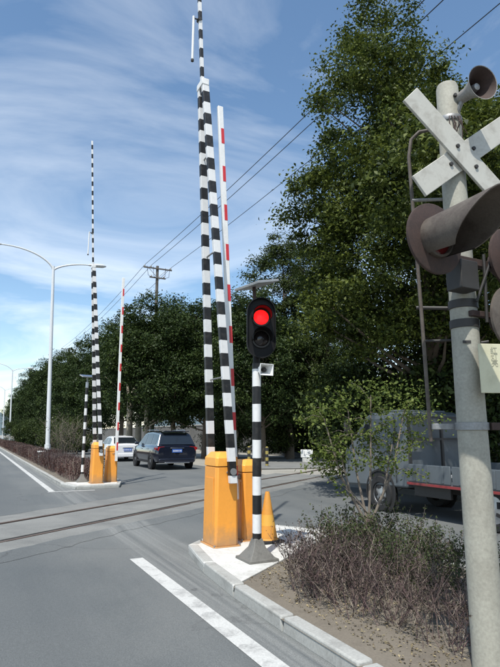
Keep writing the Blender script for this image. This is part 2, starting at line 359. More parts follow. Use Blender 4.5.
# ragged asphalt shoulders lapping the outer deck edges
for sg, n0 in ((-1, -.70), (1, 2.2)):
    rg = random.Random(5 + sg); vs = []; fs = []; K = 160; w1 = w2 = 0.
    for i in range(K + 1):
        s_ = -13.9 + 24 * i / K; w1 = w1 * .75 + rg.uniform(-.03, .03); w2 = w2 * .8 + rg.uniform(-.05, .05)
        vs += [rl(s_, n0 + sg * (.30 + w2), .0035), rl(s_, n0 + sg * .015, .026), rl(s_, n0 - sg * (.05 + w1), .0285), rl(s_, n0 - sg * (.062 + w1), .020)]
    for i in range(K):
        for k in range(3): fs.append((4 * i + k, 4 * i + k + 1, 4 * i + 5 + k, 4 * i + 4 + k))
    struct(MB().add(vs, fs).build('asphalt_shoulder', 'asphalt', smooth=60))
# painted edge line
def marking(name, a0, a1, b, w, label):
    k = max(2, int(abs(a1 - a0) / 1.5)); m = MB(); vs = []; fs = []
    for i in range(k + 1):
        a = a0 + (a1 - a0) * i / k; vs += [rd(a, b - w / 2, .004), rd(a, b + w / 2, .004)]
    fs = [(2 * i, 2 * i + 1, 2 * i + 3, 2 * i + 2) for i in range(k)]
    return struct(m.add(vs, fs).build(name, 'white_line', smooth=0))
marking('edge_line', -9, .10, -.02, .17, '')
marking('edge_line', 9.05, 120, .02, .16, '')
m = MB().add([rd(8.92, .10 - .2, .0045), rd(8.92, 1.15, .0045), rd(9.04, 1.15, .0045), rd(9.04, -.1, .0045)], [(0, 1, 2, 3)])
struct(m.build('stop_line', 'white_line', smooth=0))

def island(outline, pads, name, stone=1.0, height=.115, kw=.13):
    """kerbed traffic island: soil core, kerb stones round its edge, concrete pad at the nose"""
    pts = [Vector((p[0], p[1], 0)) for p in outline]; n = len(pts)
    ctr = sum(pts, Vector()) / n
    # resample the loop
    loop = []; 
    seg = [(pts[i], pts[(i + 1) % n]) for i in range(n - 1)]
    total = sum((b - a).length for a, b in seg); cnt = int(total / stone)
    def at(d):
        for a, b in seg:
            l = (b - a).length
            if d <= l: return a + (b - a) * (d / l)
            d -= l
        return seg[-1][1]
    smp = [at(total * i / cnt) for i in range(cnt + 1)]
    # inner offset
    def nrm(i):
        t = (smp[min(i + 1, cnt)] - smp[max(i - 1, 0)]).normalized(); q = Vector((t.y, -t.x, 0))
        return q
    inner = [smp[i] + nrm(i) * kw for i in range(cnt + 1)]
    core = MB().add([rd(p.x, p.y, height - .025) for p in inner], [tuple(range(len(inner)))]).build(name, 'soil', smooth=0); struct(core)
    for i in range(cnt):
        a, b, c, d = smp[i], smp[i + 1], inner[i + 1], inner[i]
        if (a - b).length > 3: continue
        e = (b - a).normalized() * .003
        j = random.uniform(-.003, .003); jx = random.uniform(-.004, .004)
        q = [rd(*(p.xy), 0) + V * jx for p in (a + e, b - e, c - e, d + e)]
        cc = sum(q, Vector()) / 4
        vs = [p + Z * -.01 for p in q] + [p + (cc - p) * .04 + Z * (height + j) for p in q]
        MB().add(vs, [(3, 2, 1, 0), (4, 5, 6, 7), (0, 1, 5, 4), (1, 2, 6, 5), (2, 3, 7, 6), (3, 0, 4, 7)]).build('kerb_stone', 'kerb', core, .014, 30)
    for test in pads:
        poly = [p for p in inner if test(p.x, p.y)]
        MB().prism([rd(p.x, p.y)[:2] for p in poly], height - .06, height - .004).build('concrete_pad', 'pad_concrete', core, .008, 30)
    return core
# outline runs so that the inside lies to the right of travel
outR = [(-12, .46), (-3.7, .46), (-2.09, .50), (-.97, .60), (-.35, .70), (.10, .80), (.42, .98), (.62, 1.25), (.78, 1.7), (.86, 2.15), (.84, 2.5), (.68, 2.78), (.3, 2.92), (-.6, 2.95), (-12, 2.95)]
def smoothpts(p, it=2):
    for _ in range(it):
        q = [p[0]]
        for a, b in zip(p[:-1], p[1:]): q += [(a[0] * .75 + b[0] * .25, a[1] * .75 + b[1] * .25), (a[0] * .25 + b[0] * .75, a[1] * .25 + b[1] * .75)]
        p = q + [p[-1]]
    return p
outR = smoothpts(outR)
padR = lambda a, b: a > -2.30 + .55 * (b - .6)
island(outR, [padR], 'traffic_island')
outL = [(120, .55), (12, .55), (9.9, .57), (9.45, .75), (9.25, 1.05), (9.3, 1.6), (9.6, 2.0), (10.2, 2.15), (12, 2.2), (120, 2.2)][::-1]
outL = smoothpts(outL)
padL = lambda a, b: a < 11.2
island(outL, [padL], 'traffic_island', 1.2)

# far pale forecourt on the other side of the track
fp = [onground(228, 470), onground(345, 468), onground(345, 458), onground(235, 458)]
struct(MB().prism([p[:2] for p in fp], .004, .05).build('pavement', 'deck', None, .01, 30))
for lb, a0, a1, mt in (('low ochre boundary wall behind the big roadside trees', -25, 11.5, 'wall_ochre'), ('long grey boundary wall behind the dark trees', 23, 150, 'wall_grey')):
    wall = thing('boundary_wall', lb, 'wall', rd((a0 + a1) / 2, 18.5), ROADROT)
    MB().box((0, 0, 1.2), (a1 - a0, .24, 2.4)).build('wall_body', mt, wall, .01)
    MB().box((0, 0, 2.45), (a1 - a0 + .2, .34, .1)).build('coping', 'concrete', wall, .01)
    for k in range(int((a1 - a0) / 4)):
        MB().box((-(a1 - a0) / 2 + 1 + k * 4, .14, 1.18), (.36, .08, 2.36)).build('pier', mt, wall, .01)
# distant ridge
hv = []; hf = []
for i in range(60):
    x = -520 + i * 14; h = 20 + 14 * math.sin(i * .21) + 6 * math.sin(i * .63 + 1) + random.uniform(-1, 1)
    hv += [(x, 700, -2), (x, 712, h * 1.35), (x, 800, -2)]
for i in range(59):
    o = 3 * i; hf += [(o, o + 3, o + 4, o + 1), (o + 1, o + 4, o + 5, o + 2)]
struct(MB().add(hv, hf).build('hills', 'hill'))

# ------------------------------------------------------------------ barrier gates
AX = (V, U, Z)
def cabinet(t, o, w, d, h):
    """orange tapered housing with a chamfered cap, seam, door and foot flange; o is its centre on the ground, axes V,U"""
    def ring(sw, sd, z, ch): 
        a, b = sw / 2, sd / 2
        return [o + V * x + U * y + Z * z for x, y in ((-a + ch, -b), (a - ch, -b), (a, -b + ch), (a, b - ch), (a - ch, b), (-a + ch, b), (-a, b - ch), (-a, -b + ch))]
    def loft(name, rs, mat, par, bev=0):
        m = MB(); vs = sum(rs, []); k = 8
        fs = [(i * k + j, i * k + (j + 1) % k, (i + 1) * k + (j + 1) % k, (i + 1) * k + j) for i in range(len(rs) - 1) for j in range(k)]
        fs += [tuple(range(k - 1, -1, -1)), tuple((len(rs) - 1) * k + j for j in range(k))]
        return m.add(vs, fs).build(name, mat, par, bev, 25)
    hb = h * .84
    body = loft('housing', [ring(w * 1.02, d * 1.02, .012, .035), ring(w * .94, d * .95, hb, .03)], 'orange_paint', t, .008)
    loft('lid', [ring(w * .97, d * .98, hb + .008, .03), ring(w * .95, d * .96, h - .075, .03), ring(w * .68, d * .62, h, .05)], 'lid_paint', t, .006)
    loft('foot_flange', [ring(w * 1.16, d * 1.14, 0, .02), ring(w * 1.14, d * 1.12, .014, .02)], 'orange_paint', t, .003)
    # service door outline on the road-facing side, lock and bolts on the lid band
    dm = MB().box(o - V * (w * .495) + Z * (hb * .5), (.006, d * .62, hb * .72), AX).build('door', 'orange_paint', body, .003)
    MB().lathe([(.0, .018), (.012, .018), (.014, 0)], 12, Matrix.Translation(o - U * (d * .485) + Z * (hb * .93)) @ (-U).to_track_quat('Z', 'Y').to_matrix().to_4x4()).build('lock', 'steel', body)
    for sx in (-1, 1):
        for sy in (-1, 1):
            MB().tube([o + V * (sx * w * .54) + U * (sy * d * .52) + Z * .012, o + V * (sx * w * .54) + U * (sy * d * .52) + Z * .035], .012, 6).build('bolt', 'steel', t)
    return body
def beam(p0, p1, w, d, segs=14):
    m = MB(); vs = []; fs = []
    for i in range(segs + 1):
        p = p0 + (p1 - p0) * (i / segs)
        vs += [p - V * w / 2 - U * d / 2, p + V * w / 2 - U * d / 2, p + V * w / 2 + U * d / 2, p - V * w / 2 + U * d / 2]
    for i in range(segs):
        for k in range(4): fs.append((4 * i + k, 4 * i + (k + 1) % 4, 4 * i + 4 + (k + 1) % 4, 4 * i + 4 + k))
    fs += [(3, 2, 1, 0), tuple(4 * segs + k for k in range(4))]
    return m.add(vs, fs)
def main_gate(label, a, b, zb, lean):
    t = thing('barrier_gate', label, 'barrier', rd(a, b, zb), 0, 'black and white beam barriers')
    o = Vector((0, 0, 0)); w, d, h = .335, .45, 1.2
    cabinet(t, o, w, d, h)
    top = -V * lean + Z * 6.72
    for sgn, mat in ((-1, 'beam_stripes'), (1, 'beam_stripes')):
        p0 = U * (sgn * (d * .5 + .055)) + V * (.055 if sgn < 0 else -.02) + Z * .80; p1 = top + U * (sgn * .075)
        bm = beam(p0, p1, .105, .07).build('beam', mat, t, .006)
        MB().tube([U * (sgn * d * .40) + V * (.045 if sgn < 0 else -.03) + Z * .95, U * (sgn * (d * .5 + .10)) + V * (.045 if sgn < 0 else -.03) + Z * .95], .045, 14).build('pivot_shaft', 'steel', t)
    for k, zz in enumerate((2.2, 4.0, 5.5)):
        f = (zz - .8) / (6.72 - .8); q = -V * (lean * f) + Z * zz; sp_ = (d * .5 + .055) * (1 - f) + .075 * f
        MB().tube([q - U * sp_, q + U * sp_], .012, 8).build('cross_tie', 'steel', t)
    MB().box(top + Z * -.05, (.11, .24, .10), AX).build('clamp', 'white_paint', t, .006)
    e0 = top - Z * .2; e1 = -V * lean * 1.62 + Z * 10.95
    beam(e0, e1, .052, .05, 10).build('extension_rod', 'rod_stripes', t, .004)
    q = e0 + (e1 - e0) * .285
    br = MB().tube([q, q - V * .11], .011, 8).tube([q - V * .02 - U * .04, q - V * .02 + U * .04], .03, 8).build('hanger_bracket', 'black_steel', t)
    MB().tube([q - V * .11 + Z * .03, q - V * .115 - Z * .72], .018, 8).build('support_leg', 'white_paint', t)
    MB().tube([q - V * .115 - Z * .72, q - V * .115 - Z * .755], .024, 8).build('foot', 'black_steel', t)
    return t
def boom_gate(label, a, b, zb, side, base_z, lean, u_off):
    t = thing('barrier_gate', label, 'barrier', rd(a, b, zb), 0, 'red and white boom barriers')
    o = Vector((0, 0, 0)); cabinet(t, o, .32, .42, 1.08)
    p0 = V * side + U * u_off + Z * base_z; p1 = p0 - V * lean + Z * (6.45 - base_z)
    bm = beam(p0, p1, .085, .05, 8).build('boom', 'white_paint', t, .006)
    ln = (p1 - p0)
    for k in range(9):
        f = .055 + k * .105
        q0 = p0 + ln * f; q1 = p0 + ln * (f + .042)
        sh = V * .016 - U * .0262
        beam(q0 + sh, q1 + sh, .048, .004, 1).build('reflective_strip', 'red_strip', bm)
    MB().tube([V * side * .6 + U * u_off * .6 + Z * .85, V * side * 1.0 + U * u_off + Z * .85], .04, 12).build('pivot_shaft', 'steel', t)
    return t
ZP = .111
main_gate('near orange barrier cabinet holding two tall black and white beams upright', -.065, 1.065, ZP, .36)
boom_gate('near orange barrier cabinet beside the traffic cone with a raised red and white boom', .15, 1.56, ZP, -.235, .55, .30, -.14)
main_gate('far orange barrier cabinet beyond the rails with two black and white beams', 9.96, 1.36, ZP, .42)
boom_gate('far orange barrier cabinet beside the cars with a raised red and white boom', 10.30, 1.86, ZP, .09, .62, .02, -.255)

# ------------------------------------------------------------------ signal post with red light
def frameM(loc, fwd, up=Z):
    """local +Z points along fwd, +Y up"""
    f = fwd.normalized(); x = up.cross(f).normalized(); y = f.cross(x)
    return Matrix(((x.x, y.x, f.x, loc[0]), (x.y, y.y, f.y, loc[1]), (x.z, y.z, f.z, loc[2]), (0, 0, 0, 1)))
def flared_base(t, s=1.0):
    def sq(h, z): return [Vector((0, 0, z)) + V * (x * h) + U * (y * h) for x, y in ((-1, -1), (1, -1), (1, 1), (-1, 1))]
    vs = sq(.205 * s, .03) + sq(.10 * s, .14) + sq(.062 * s, .24)
    m = MB().add(vs, [(0, 1, 5, 4), (1, 2, 6, 5), (2, 3, 7, 6), (3, 0, 4, 7), (4, 5, 9, 8), (5, 6, 10, 9), (6, 7, 11, 10), (7, 4, 8, 11), (8, 9, 10, 11)])
    m.build('flared_foot', 'base_grey', t, .008, 25)
    MB().add(sq(.24 * s, 0) + sq(.235 * s, .03), [(3, 2, 1, 0), (4, 5, 6, 7), (0, 1, 5, 4), (1, 2, 6, 5), (2, 3, 7, 6), (3, 0, 4, 7)]).build('base_plate', 'base_grey', t, .005, 25)
def solar(t, z, size=(.46, .34), tilt=25, dirv=None):
    d = dirv or (-U * .2 - V)
    d = d.normalized(); up = (Z * math.cos(R(tilt)) + d * math.sin(R(tilt))).normalized()
    x = d.cross(up).normalized(); y = up.cross(x)
    p = MB().box(Vector((0, 0, z)), (size[0], size[1], .03), (x, y, up)).build('solar_panel', 'tin', t, .004)
    MB().box(Vector((0, 0, z)) + up * .0165, (size[0] - .04, size[1] - .04, .004), (x, y, up)).build('cell_face', 'solar_cell', p)
t = thing('signal_post', 'striped signal post with glowing red light on the concrete pad', 'signal', rd(-1.09, 1.09, ZP), 0, None)
flared_base(t, .80)
MB().tube([(0, 0, .2), (0, 0, 2.30)], .054, 16).build('post', 'post_stripes', t)
MB().tube([(0, 0, 2.28), (0, 0, 3.05)], .045, 14).build('upper_post', 'black_paint', t)
MB().tube([(-.02, .0, 3.05), (-.03, .02, 3.30)], .024, 10).build('panel_stem', 'rust_and_bell_shade', t)
solar(t, 3.31, (.50, .34), 14)
# head
face = (Vector((.10, -1, 0))).normalized()
HM = frameM(Vector((.055, -.09, 2.735)), face)
def stadium(w, h, n=12):
    r = w / 2; c = h / 2 - r; p = [(r * math.cos(a), c + r * math.sin(a)) for a in [math.pi * k / n for k in range(n + 1)]]
    return p + [(-x, -y) for x, y in p]
hd = MB().prism(stadium(.36, .76), -.02, .0, HM).build('backboard', 'black_paint', t, .004)
outer = stadium(.36, .76); inn = stadium(.34, .74); n = len(outer)
m = MB().add([HM @ Vector((*p, 0)) for p in outer] + [HM @ Vector((*p, .05)) for p in outer] + [HM @ Vector((*p, .05)) for p in inn] + [HM @ Vector((*p, 0.001)) for p in inn],
    [(r * n + k, r * n + (k + 1) % n, (r + 1) * n + (k + 1) % n, (r + 1) * n + k) for r in range(3) for k in range(n)])
m.build('rim', 'black_paint', hd)
MB().prism(stadium(.22, .56), -.16, -.02, HM).build('lamp_box', 'black_paint', t, .01)
for yy, mat, nm in ((.13, 'signal_red', 'red_lens'), (-.14, 'dark_lens', 'lower_lens')):
    lm = HM @ Matrix.Translation((0, yy, .004))
    MB().lathe([(.115, 0), (.115, .02), (.095, .022)], 28, lm).build('lens_ring', 'black_steel', t)
    MB().lathe([(.096, .006), (.08, .02), (.05, .03), (.0001, .035)], 28, lm).build(nm, mat, t)
    # visor: open at the bottom
    m = MB()
    for rr in (.118, .112):
        m.lathe([(rr, .0), (rr, .20)], 22, lm, (R(-15), R(195)))
    m.build('visor', 'black_paint', t)
# small horn speaker on the post
HS = frameM(Vector((.05, -.06, 2.215)), Vector((.55, -1, -.1)))
def sq(h1, h2, z): return [HS @ Vector((x * h1, y * h2, z)) for x, y in ((-1, -1), (1, -1), (1, 1), (-1, 1))]
vs = sq(.03, .03, -.02) + sq(.045, .04, .04) + sq(.095, .072, .15) + sq(.085, .062, .15) + sq(.03, .03, .05)
fs = [(4 * i + k, 4 * i + (k + 1) % 4, 4 * i + 4 + (k + 1) % 4, 4 * i + 4 + k) for i in range(4) for k in range(4)] + [(3, 2, 1, 0), (16, 17, 18, 19)]
hs = MB().add(vs, fs).build('horn_speaker', 'white_paint', t, .004, 30)
MB().lathe([(.026, .05), (.03, .09), (.018, .115), (.0001, .12)], 14, HS).build('driver', 'black_steel', hs)
MB().tube([HS @ Vector((0, 0, -.02)), (0, 0, 2.2)], .018, 8).build('bracket', 'steel', hs)

t = thing('signal_post', 'thin striped post with small solar panel behind the far cabinet', 'signal', rd(10.55, 1.05, ZP), 0, None)
flared_base(t, .7)
MB().tube([(0, 0, .1), (0, 0, 3.05)], .045, 14).build('post', 'post_stripes', t)
MB().tube([(0, 0, 3.05), (0, 0, 3.22)], .022, 8).build('panel_stem', 'steel', t)
solar(t, 3.24, (.42, .30), 16, -U + V * .2)

# ------------------------------------------------------------------ traffic cone
t = thing('traffic_cone', 'faded orange traffic cone with dark rubber base beside the near cabinets', 'cone', rd(-.22, 1.70, ZP))
MB().box((0, 0, .02), (.34, .34, .04), AX).build('rubber_base', 'rubber', t, .012)
def conelat(z0, z1): 
    r = lambda z: .135 - (.135 - .028) * (z - .04) / .62
    return [(r(z0), z0), (r(z1), z1)]
MB().lathe([(.150, .04), (.135, .055)] + conelat(.055, .22), 28).build('lower_skirt', 'cone_orange', t)
MB().lathe(conelat(.22, .36), 28).build('band', 'cone_yellow', t)
MB().lathe(conelat(.36, .64) + [(.024, .66), (.012, .66)], 28).build('tip', 'cone_orange', t)

# ------------------------------------------------------------------ old crossing post at the right
PX, PY = 1.50, 3.70
t = thing('crossing_post', 'weathered concrete crossing post with crossed boards and rusty lamps', 'crossing sign', (PX, PY, .0))
MB().lathe([(.001, -.02), (.104, 0), (.098, 1.4), (.088, 3.0), (.080, 4.13), (.072, 4.155), (.0001, 4.16)], 28).build('post', 'pole_concrete', t)
MB().lathe([(.0875, 3.83), (.091, 3.835), (.091, 3.87), (.0875, 3.875)], 28).build('collar', 'steel', t)
MB().tube([(.02, -.079, 4.02), (.02, -.10, 4.02)], .012, 10).build('bolt', 'black_steel', t)
# crossed boards
nb = (Vector((.30, -.95, 0))).normalized(); xb = Z.cross(nb).normalized()
for k, (ang, off) in enumerate(((-43, .125), (37, .097))):
    d = xb * math.cos(R(ang)) + Z * math.sin(R(ang)); e = nb.cross(d)
    c = Vector((0, 0, 3.52)) + nb * off + d * (.02 if k == 0 else .13)
    bd = MB().box(c, (1.20, .170, .022), (d, e, nb)).build('cross_board', 'board_white', t, .004)
    for s_ in ((-.10, .10) if k == 0 else (-.26, .0)):
        MB().lathe([(.016, .0), (.014, .012), (.0001, .014)], 10, frameM(c + d * s_ + nb * .011, nb)).build('bolt', 'black_steel', bd)
MB().box(Vector((0, 0, 3.545)) + nb * .085, (.16, .05, .02), (xb, Z, nb)).build('board_bracket', 'steel', t, .003)
# grey horn loudspeaker at the top
hdv = Vector((.30, -.93, -.10)).normalized(); HC = Vector((.0, 0, 3.90)) + Vector((.085, -.12, .10))
HMx = frameM(HC, hdv)
hn = MB().lathe([(.0001, -.085), (.040, -.08), (.045, -.02), (.048, .03), (.062, .08), (.095, .15), (.118, .175), (.123, .18), (.118, .178)], 30, HMx).build('horn', 'horn_grey', t)
MB().lathe([(.118, .178), (.088, .145), (.055, .08), (.04, .03), (.0001, .02)], 30, HMx).build('shaded_bell_interior', 'rust_and_bell_shade', hn)  # shade inside the bell is put into its dark brown colour
MB().lathe([(.0001, .13), (.024, .12), (.030, .08), (.022, .03)], 18, HMx).build('phase_plug', 'tin', hn)
MB().tube([HC - hdv * .02, (.03, -.04, 3.87), (0, 0, 3.86)], .018, 8).build('horn_bracket', 'steel', t)
m = MB()
for k in range(9):
    a = random.uniform(-.04, .05); m.tube([(a, -.09, 3.85), (a + random.uniform(-.03, .03), -.10 - random.uniform(0, .03), 3.78), (a + random.uniform(-.05, .05), -.10, 3.70 - random.uniform(0, .06))], .0035, 5)
m.build('loose_wiring', 'rust_and_bell_shade', t)
# flasher lamps on a cross arm
faceL = (Vector((.47, -.88, 0))).normalized(); armx = Z.cross(faceL).normalized()
MB().box(Vector((0, 0, 2.72)) + faceL * .11, (1.0, .05, .05), (armx, Z, faceL)).build('lamp_arm', 'rust_and_bell_shade', t, .004)
def flasher(cx, cz, mat, matv, hood, nm):
    M = frameM(Vector((0, 0, cz)) + armx * cx + faceL * .20, faceL)
    dsk = MB().lathe([(.0001, -.006), (.225, -.006), (.235, 0), (.235, .018), (.225, .022), (.0001, .022)], 36, M).build(nm, mat, t)
    MB().lathe([(.0001, -.14), (.085, -.13), (.115, -.05), (.12, -.006)], 24, M).build('lamp_case', 'rust_and_bell_shade', dsk)
    MB().lathe([(.128, .02), (.13, .05), (.115, .052), (.11, .03)], 28, M).build('lens_ring', matv, dsk)
    MB().lathe([(.112, .03), (.08, .045), (.0001, .055)], 28, M).build('lens', 'red_lens_off', dsk)
    if hood:
        # long hood: top half runs out, lower edge cut back on a slant
        n = 30; vs = []; fs = []
        for rr in (.138, .132):
            for k in range(n + 1):
                a = R(-55) + R(290) * k / n; up = (math.sin(a) + 1) / 2
                ln = .20 + (hood - .12) * min(1, max(0, up * 1.2 - .05))
                vs += [M @ Vector((rr * math.cos(a), rr * math.sin(a), .02)), M @ Vector((rr * 1.04 * math.cos(a), rr * 1.04 * math.sin(a) - .0, .02 + ln * .5)), M @ Vector((rr * 1.10 * math.cos(a), rr * 1.10 * math.sin(a), .02 + ln))]
        q = 3 * (n + 1)
        for s_ in range(2):
            for k in range(n):
                o = s_ * q + 3 * k; fs += [(o, o + 3, o + 4, o + 1), (o + 1, o + 4, o + 5, o + 2)]
        for k in range(n): fs.append((3 * k + 2, 3 * k + 5, q + 3 * k + 5, q + 3 * k + 2))
        MB().add(vs, fs).build('hood', matv, dsk, smooth=60)
    return dsk
flasher(-.47, 2.78, 'rust_and_bell_shade', 'rust_grey', .44, 'backing_disc')
flasher(.285, 2.76, 'rust_and_bell_shade', 'rust_grey', .44, 'backing_disc')
flasher(.25, 2.33, 'rust_grey', 'rust_grey', 0, 'backing_disc')
MB().box(Vector((0, 0, 2.36)) + faceL * .10 + armx * .2, (.50, .04, .04), (armx, Z, faceL)).build('lower_arm', 'rust_and_bell_shade', t, .004)
for zz, d_ in ((2.62, .02), (2.44, 0), (2.30, .01)):
    MB().lathe([(.0925, zz - .03), (.100, zz - .028), (.100, zz + .028), (.0925, zz + .03)], 26).build('pole_clamp', 'black_steel', t)
MB().box(Vector((0, 0, 2.60)) + faceL * .12 - armx * .13, (.17, .20, .13), (armx, Z, faceL)).build('junction_box', 'black_steel', t, .006)
MB().tube([(.12, -.09, 2.30), (.13, -.10, 2.78)], .012, 8).build('strut', 'black_steel', t)
MB().tube([(.05, -.11, 2.44), (.17, -.12, 2.74)], .010, 8).build('strut', 'black_steel', t)
MB().tube([(-.02, .09, 2.44), (-.28, .16, 2.46)], .014, 8).build('strut', 'black_steel', t)
MB().tube([(.07, -.085, 2.16), (.115, -.10, 2.165)], .010, 8).build('step_bolt', 'black_steel', t)
MB().box((-.03, -.0935, 2.165), (.055, .006, .018)).build('slot', 'black_steel', t)
# faded plate with worn characters
pc = Vector((.185, -.155, 1.975)); pn = Vector((.12, -.99, 0)).normalized(); px_ = Z.cross(pn).normalized()
pl = MB().box(pc, (.36, .325, .012), (px_, Z, pn)).build('notice_plate', 'plate_yellow', t, .003)
pl['label'] = 'faded pale yellow notice plate with worn characters'
MB().box((.13, -.12, 1.97), (.05, .06, .25)).build('plate_bracket', 'black_steel', t)
for k, col in enumerate(('红灯亮', '禁止行')):
    cu = bpy.data.curves.new('worn_text', 'FONT'); cu.body = '\n'.join(col); cu.size = .050; cu.space_line = .85; cu.extrude = .0006
    cu.align_x = 'CENTER'
    o = bpy.data.objects.new('worn_text', cu); C.objects.link(o); o.parent = pl
    M = frameM(pc + px_ * (-.075 + k * .07) + Z * .10 + pn * .0075, pn); o.matrix_local = M; cu.materials.append(MATS['ink']); text_to_mesh(o)
# band clamp low down
MB().lathe([(.0985, 1.575), (.109, 1.577), (.109, 1.625), (.0985, 1.627)], 30).build('band_clamp', 'steel', t)
MB().box((.135, -.05, 1.60), (.06, .035, .05)).build('clamp_lug', 'rust_and_bell_shade', t, .003)
MB().box((-.17, .06, 1.60), (.16, .03, .04)).build('clamp_arm', 'steel', t, .003)
# steel conduit beside the post
cpts = [(-.25, .10, 1.5), (-.27, .08, 2.4), (-.30, .05, 3.35), (-.305, .05, 3.60), (-.28, .05, 3.74), (-.22, .045, 3.80), (-.08, .03, 3.82)]
MB().tube(cpts, .013, 12).build('conduit', 'rust_grey', t)
MB().tube([(-.30, .05, 3.25), (-.06, .03, 3.25)], .013, 8).build('conduit_stay', 'steel', t)
MB().tube([(-.265, .085, 2.2), (-.06, .05, 2.2)], .009, 8).build('conduit_stay', 'black_steel', t)

# ------------------------------------------------------------------ street lamps
def street_lamp(name, label, loc, h, grp):
    t = thing(name, label, 'street lamp', loc, 0, grp)
    MB().tube([(0, 0, 0), (0, 0, .9)], .15, 16).build('base_sleeve', 'lamp_grey', t)
    MB().box((0, 0, .6), (.12, .31, .35), AX).build('access_door', 'lamp_grey', t, .01)
    MB().tube([(0, 0, .9), (0, 0, h)], [.115, .075], 16).build('pole', 'lamp_grey', t)
    for s_, reach, rise in ((-1, 2.75, .95), (1, 1.95, .42)):
        pts = []
        for k in range(13):
            f = k / 12; x = s_ * reach * (f ** 1.5 if s_ < 0 else f ** 1.35); pts.append(Vector((0, 0, h - .25)) + V * x + Z * (rise * 1.25 * math.sin(f * math.pi / 2) ** .9))
        MB().tube(pts, [.06 - .025 * k / 12 for k in range(13)], 10).build('arm', 'lamp_grey', t)
        e = pts[-1]; d = (pts[-1] - pts[-2]).normalized(); M = frameM(e - d * .1, d)
        prof = [(.0001, 0), (.06, .01), (.12, .2), (.18, .5), (.17, .85), (.07, 1.02), (.0001, 1.05)]
        mb = MB().lathe(prof, 16, M @ Matrix.Diagonal((1, .55, 1, 1)))
        hd = mb.build('lamp_head', 'lamp_grey', t)
        MB().lathe([(.0001, -.02), (.085, -.005), (.085, .02)], 14, frameM(e + d * .32 - Z * .065, -Z, U) @ Matrix.Diagonal((1.0, 1.8, 1, 1))).build('lamp_glass', 'lamp_glass', hd)
    t.rotation_euler = (0, R(-2.0), 0); return t
street_lamp('street_lamp', 'tall pale twin-arm street lamp standing in the hedge, nearest one', (-10.55, 28.8, .12), 10.6, 'twin-arm street lamps')
p = atdepth(9, 445, 78); street_lamp('street_lamp', 'distant twin-arm street lamp, second one along the hedge', (p[0], 78, .12), 10.6, 'twin-arm street lamps')
p = atdepth(2, 445, 112); street_lamp('street_lamp', 'farthest twin-arm street lamp at the left edge', (p[0], 112, .0), 10.6, 'twin-arm street lamps')

# ------------------------------------------------------------------ utility poles and wires
def utility(label, loc, h, small=False):
    t = thing('utility_pole', label, 'utility pole', loc, 0, 'utility poles along the verge')
    MB().tube([(0, 0, 0), (0, 0, h)], [.17, .11], 14).build('pole', 'wood_pole', t)
    for k, (zz, w) in enumerate(((h - .25, 2.3), (h - 1.0, 1.3))):
        MB().box(-U * .13 + Z * zz, (w, .09, .10), AX).build('crossarm', 'wood_pole', t, .006)
        for x in ((-1.05, -.55, 1.05) if k == 0 else (-.5, .5)):
            MB().lathe([(.02, .05), (.055, .08), (.04, .11), (.06, .14), (.04, .18), (.0001, .2)], 10, Matrix.Translation(-U * .13 + V * x + Z * zz)).build('insulator', 'porcelain', t)
    MB().tube([-U * .13 + V * .7 + Z * (h - .3), Z * (h - 1.0) - U * .1], .02, 6).build('brace', 'steel', t)
    MB().tube([-U * .13 - V * .7 + Z * (h - .3), Z * (h - 1.0) - U * .1], .02, 6).build('brace', 'steel', t)
    m = MB()
    for x in (-.9, -.4, .6, .95):
        m.tube([-U * .2 + V * x + Z * (h - .15), -U * .3 + V * (x * .9) + Z * (h - .9), -U * .2 + V * (x * .6) + Z * (h - 1.0)], .018, 6)
    m.build('jumper', 'wire', t); return t
UP = Vector(atdepth(152, 434, 41)); UP.z = 0; UH = 14.6
utility('weathered utility pole with crossarms rising out of the trees', UP, UH)
UP2 = UP + U * 46; UP3 = UP + U * 92; UP0 = UP - U * 48
utility('distant utility pole half hidden in tree foliage', UP2, UH)
utility('farthest utility pole beyond the street lamps', UP3, UH)
utility('utility pole behind the viewer carrying the overhead wires', UP0, UH)
names = {-1.05: 'leftmost', -.55: 'middle', 1.05: 'rightmost'}
for x in (-1.05, -.55, 1.05):
    pts = []
    for A, B in ((UP0, UP), (UP, UP2), (UP2, UP3)):
        for k in range(16):
            f = k / 16; q = A + (B - A) * f; pts.append(q + V * x - U * .13 + Z * (UH - .05 - 4 * .55 * f * (1 - f)))
    pts.append(UP3 + V * x - U * .13 + Z * (UH - .05))
    tag(MB().tube(pts, .017, 6).build('power_line', 'wire'), names[x] + ' overhead wire strung across the sky between utility poles', 'wire', 'overhead wires')

# ------------------------------------------------------------------ vehicles (local +X forward)
def loft_sections(secs):
    m = MB(); n = len(secs[0]); vs = sum(secs, [])
    fs = [(i * n + k, i * n + k + 1, (i + 1) * n + k + 1, (i + 1) * n + k) for i in range(len(secs) - 1) for k in range(n - 1)]
    fs += [tuple(range(n - 1, -1, -1)), tuple((len(secs) - 1) * n + k for k in range(n))]
    return m.add(vs, fs)
def wheel(t, x, y, r, w, side, hw):
    M = frameM(Vector((x, y, r)), Vector((0, side, 0)))
    a = MB().lathe([(.0001, hw - y * side + .002)] * 0 + [(r * .62, -w / 2), (r * .95, -w / 2), (r, -w * .35), (r, w * .35), (r * .95, w / 2), (r * .66, w / 2), (r * .62, w * .35)], 28, M).build('wheel', 'rubber', t)
    MB().lathe([(r * .66, w * .42), (r * .60, w * .30), (r * .2, w * .36), (.0001, w * .42)], 24, M).build('rim', 'rim', a)
    m = MB()
    for k in range(5):
        an = 2 * math.pi * k / 5
        m.box(M @ Vector((r * .38 * math.cos(an + .6), r * .38 * math.sin(an + .6), w * .36)), (r * .16, .02, r * .30), (Vector((math.cos(an), 0, math.sin(an))), Vector((0, 1, 0)), Vector((-math.sin(an), 0, math.cos(an)))))
    m.build('wheel_gap', 'rubber', a)
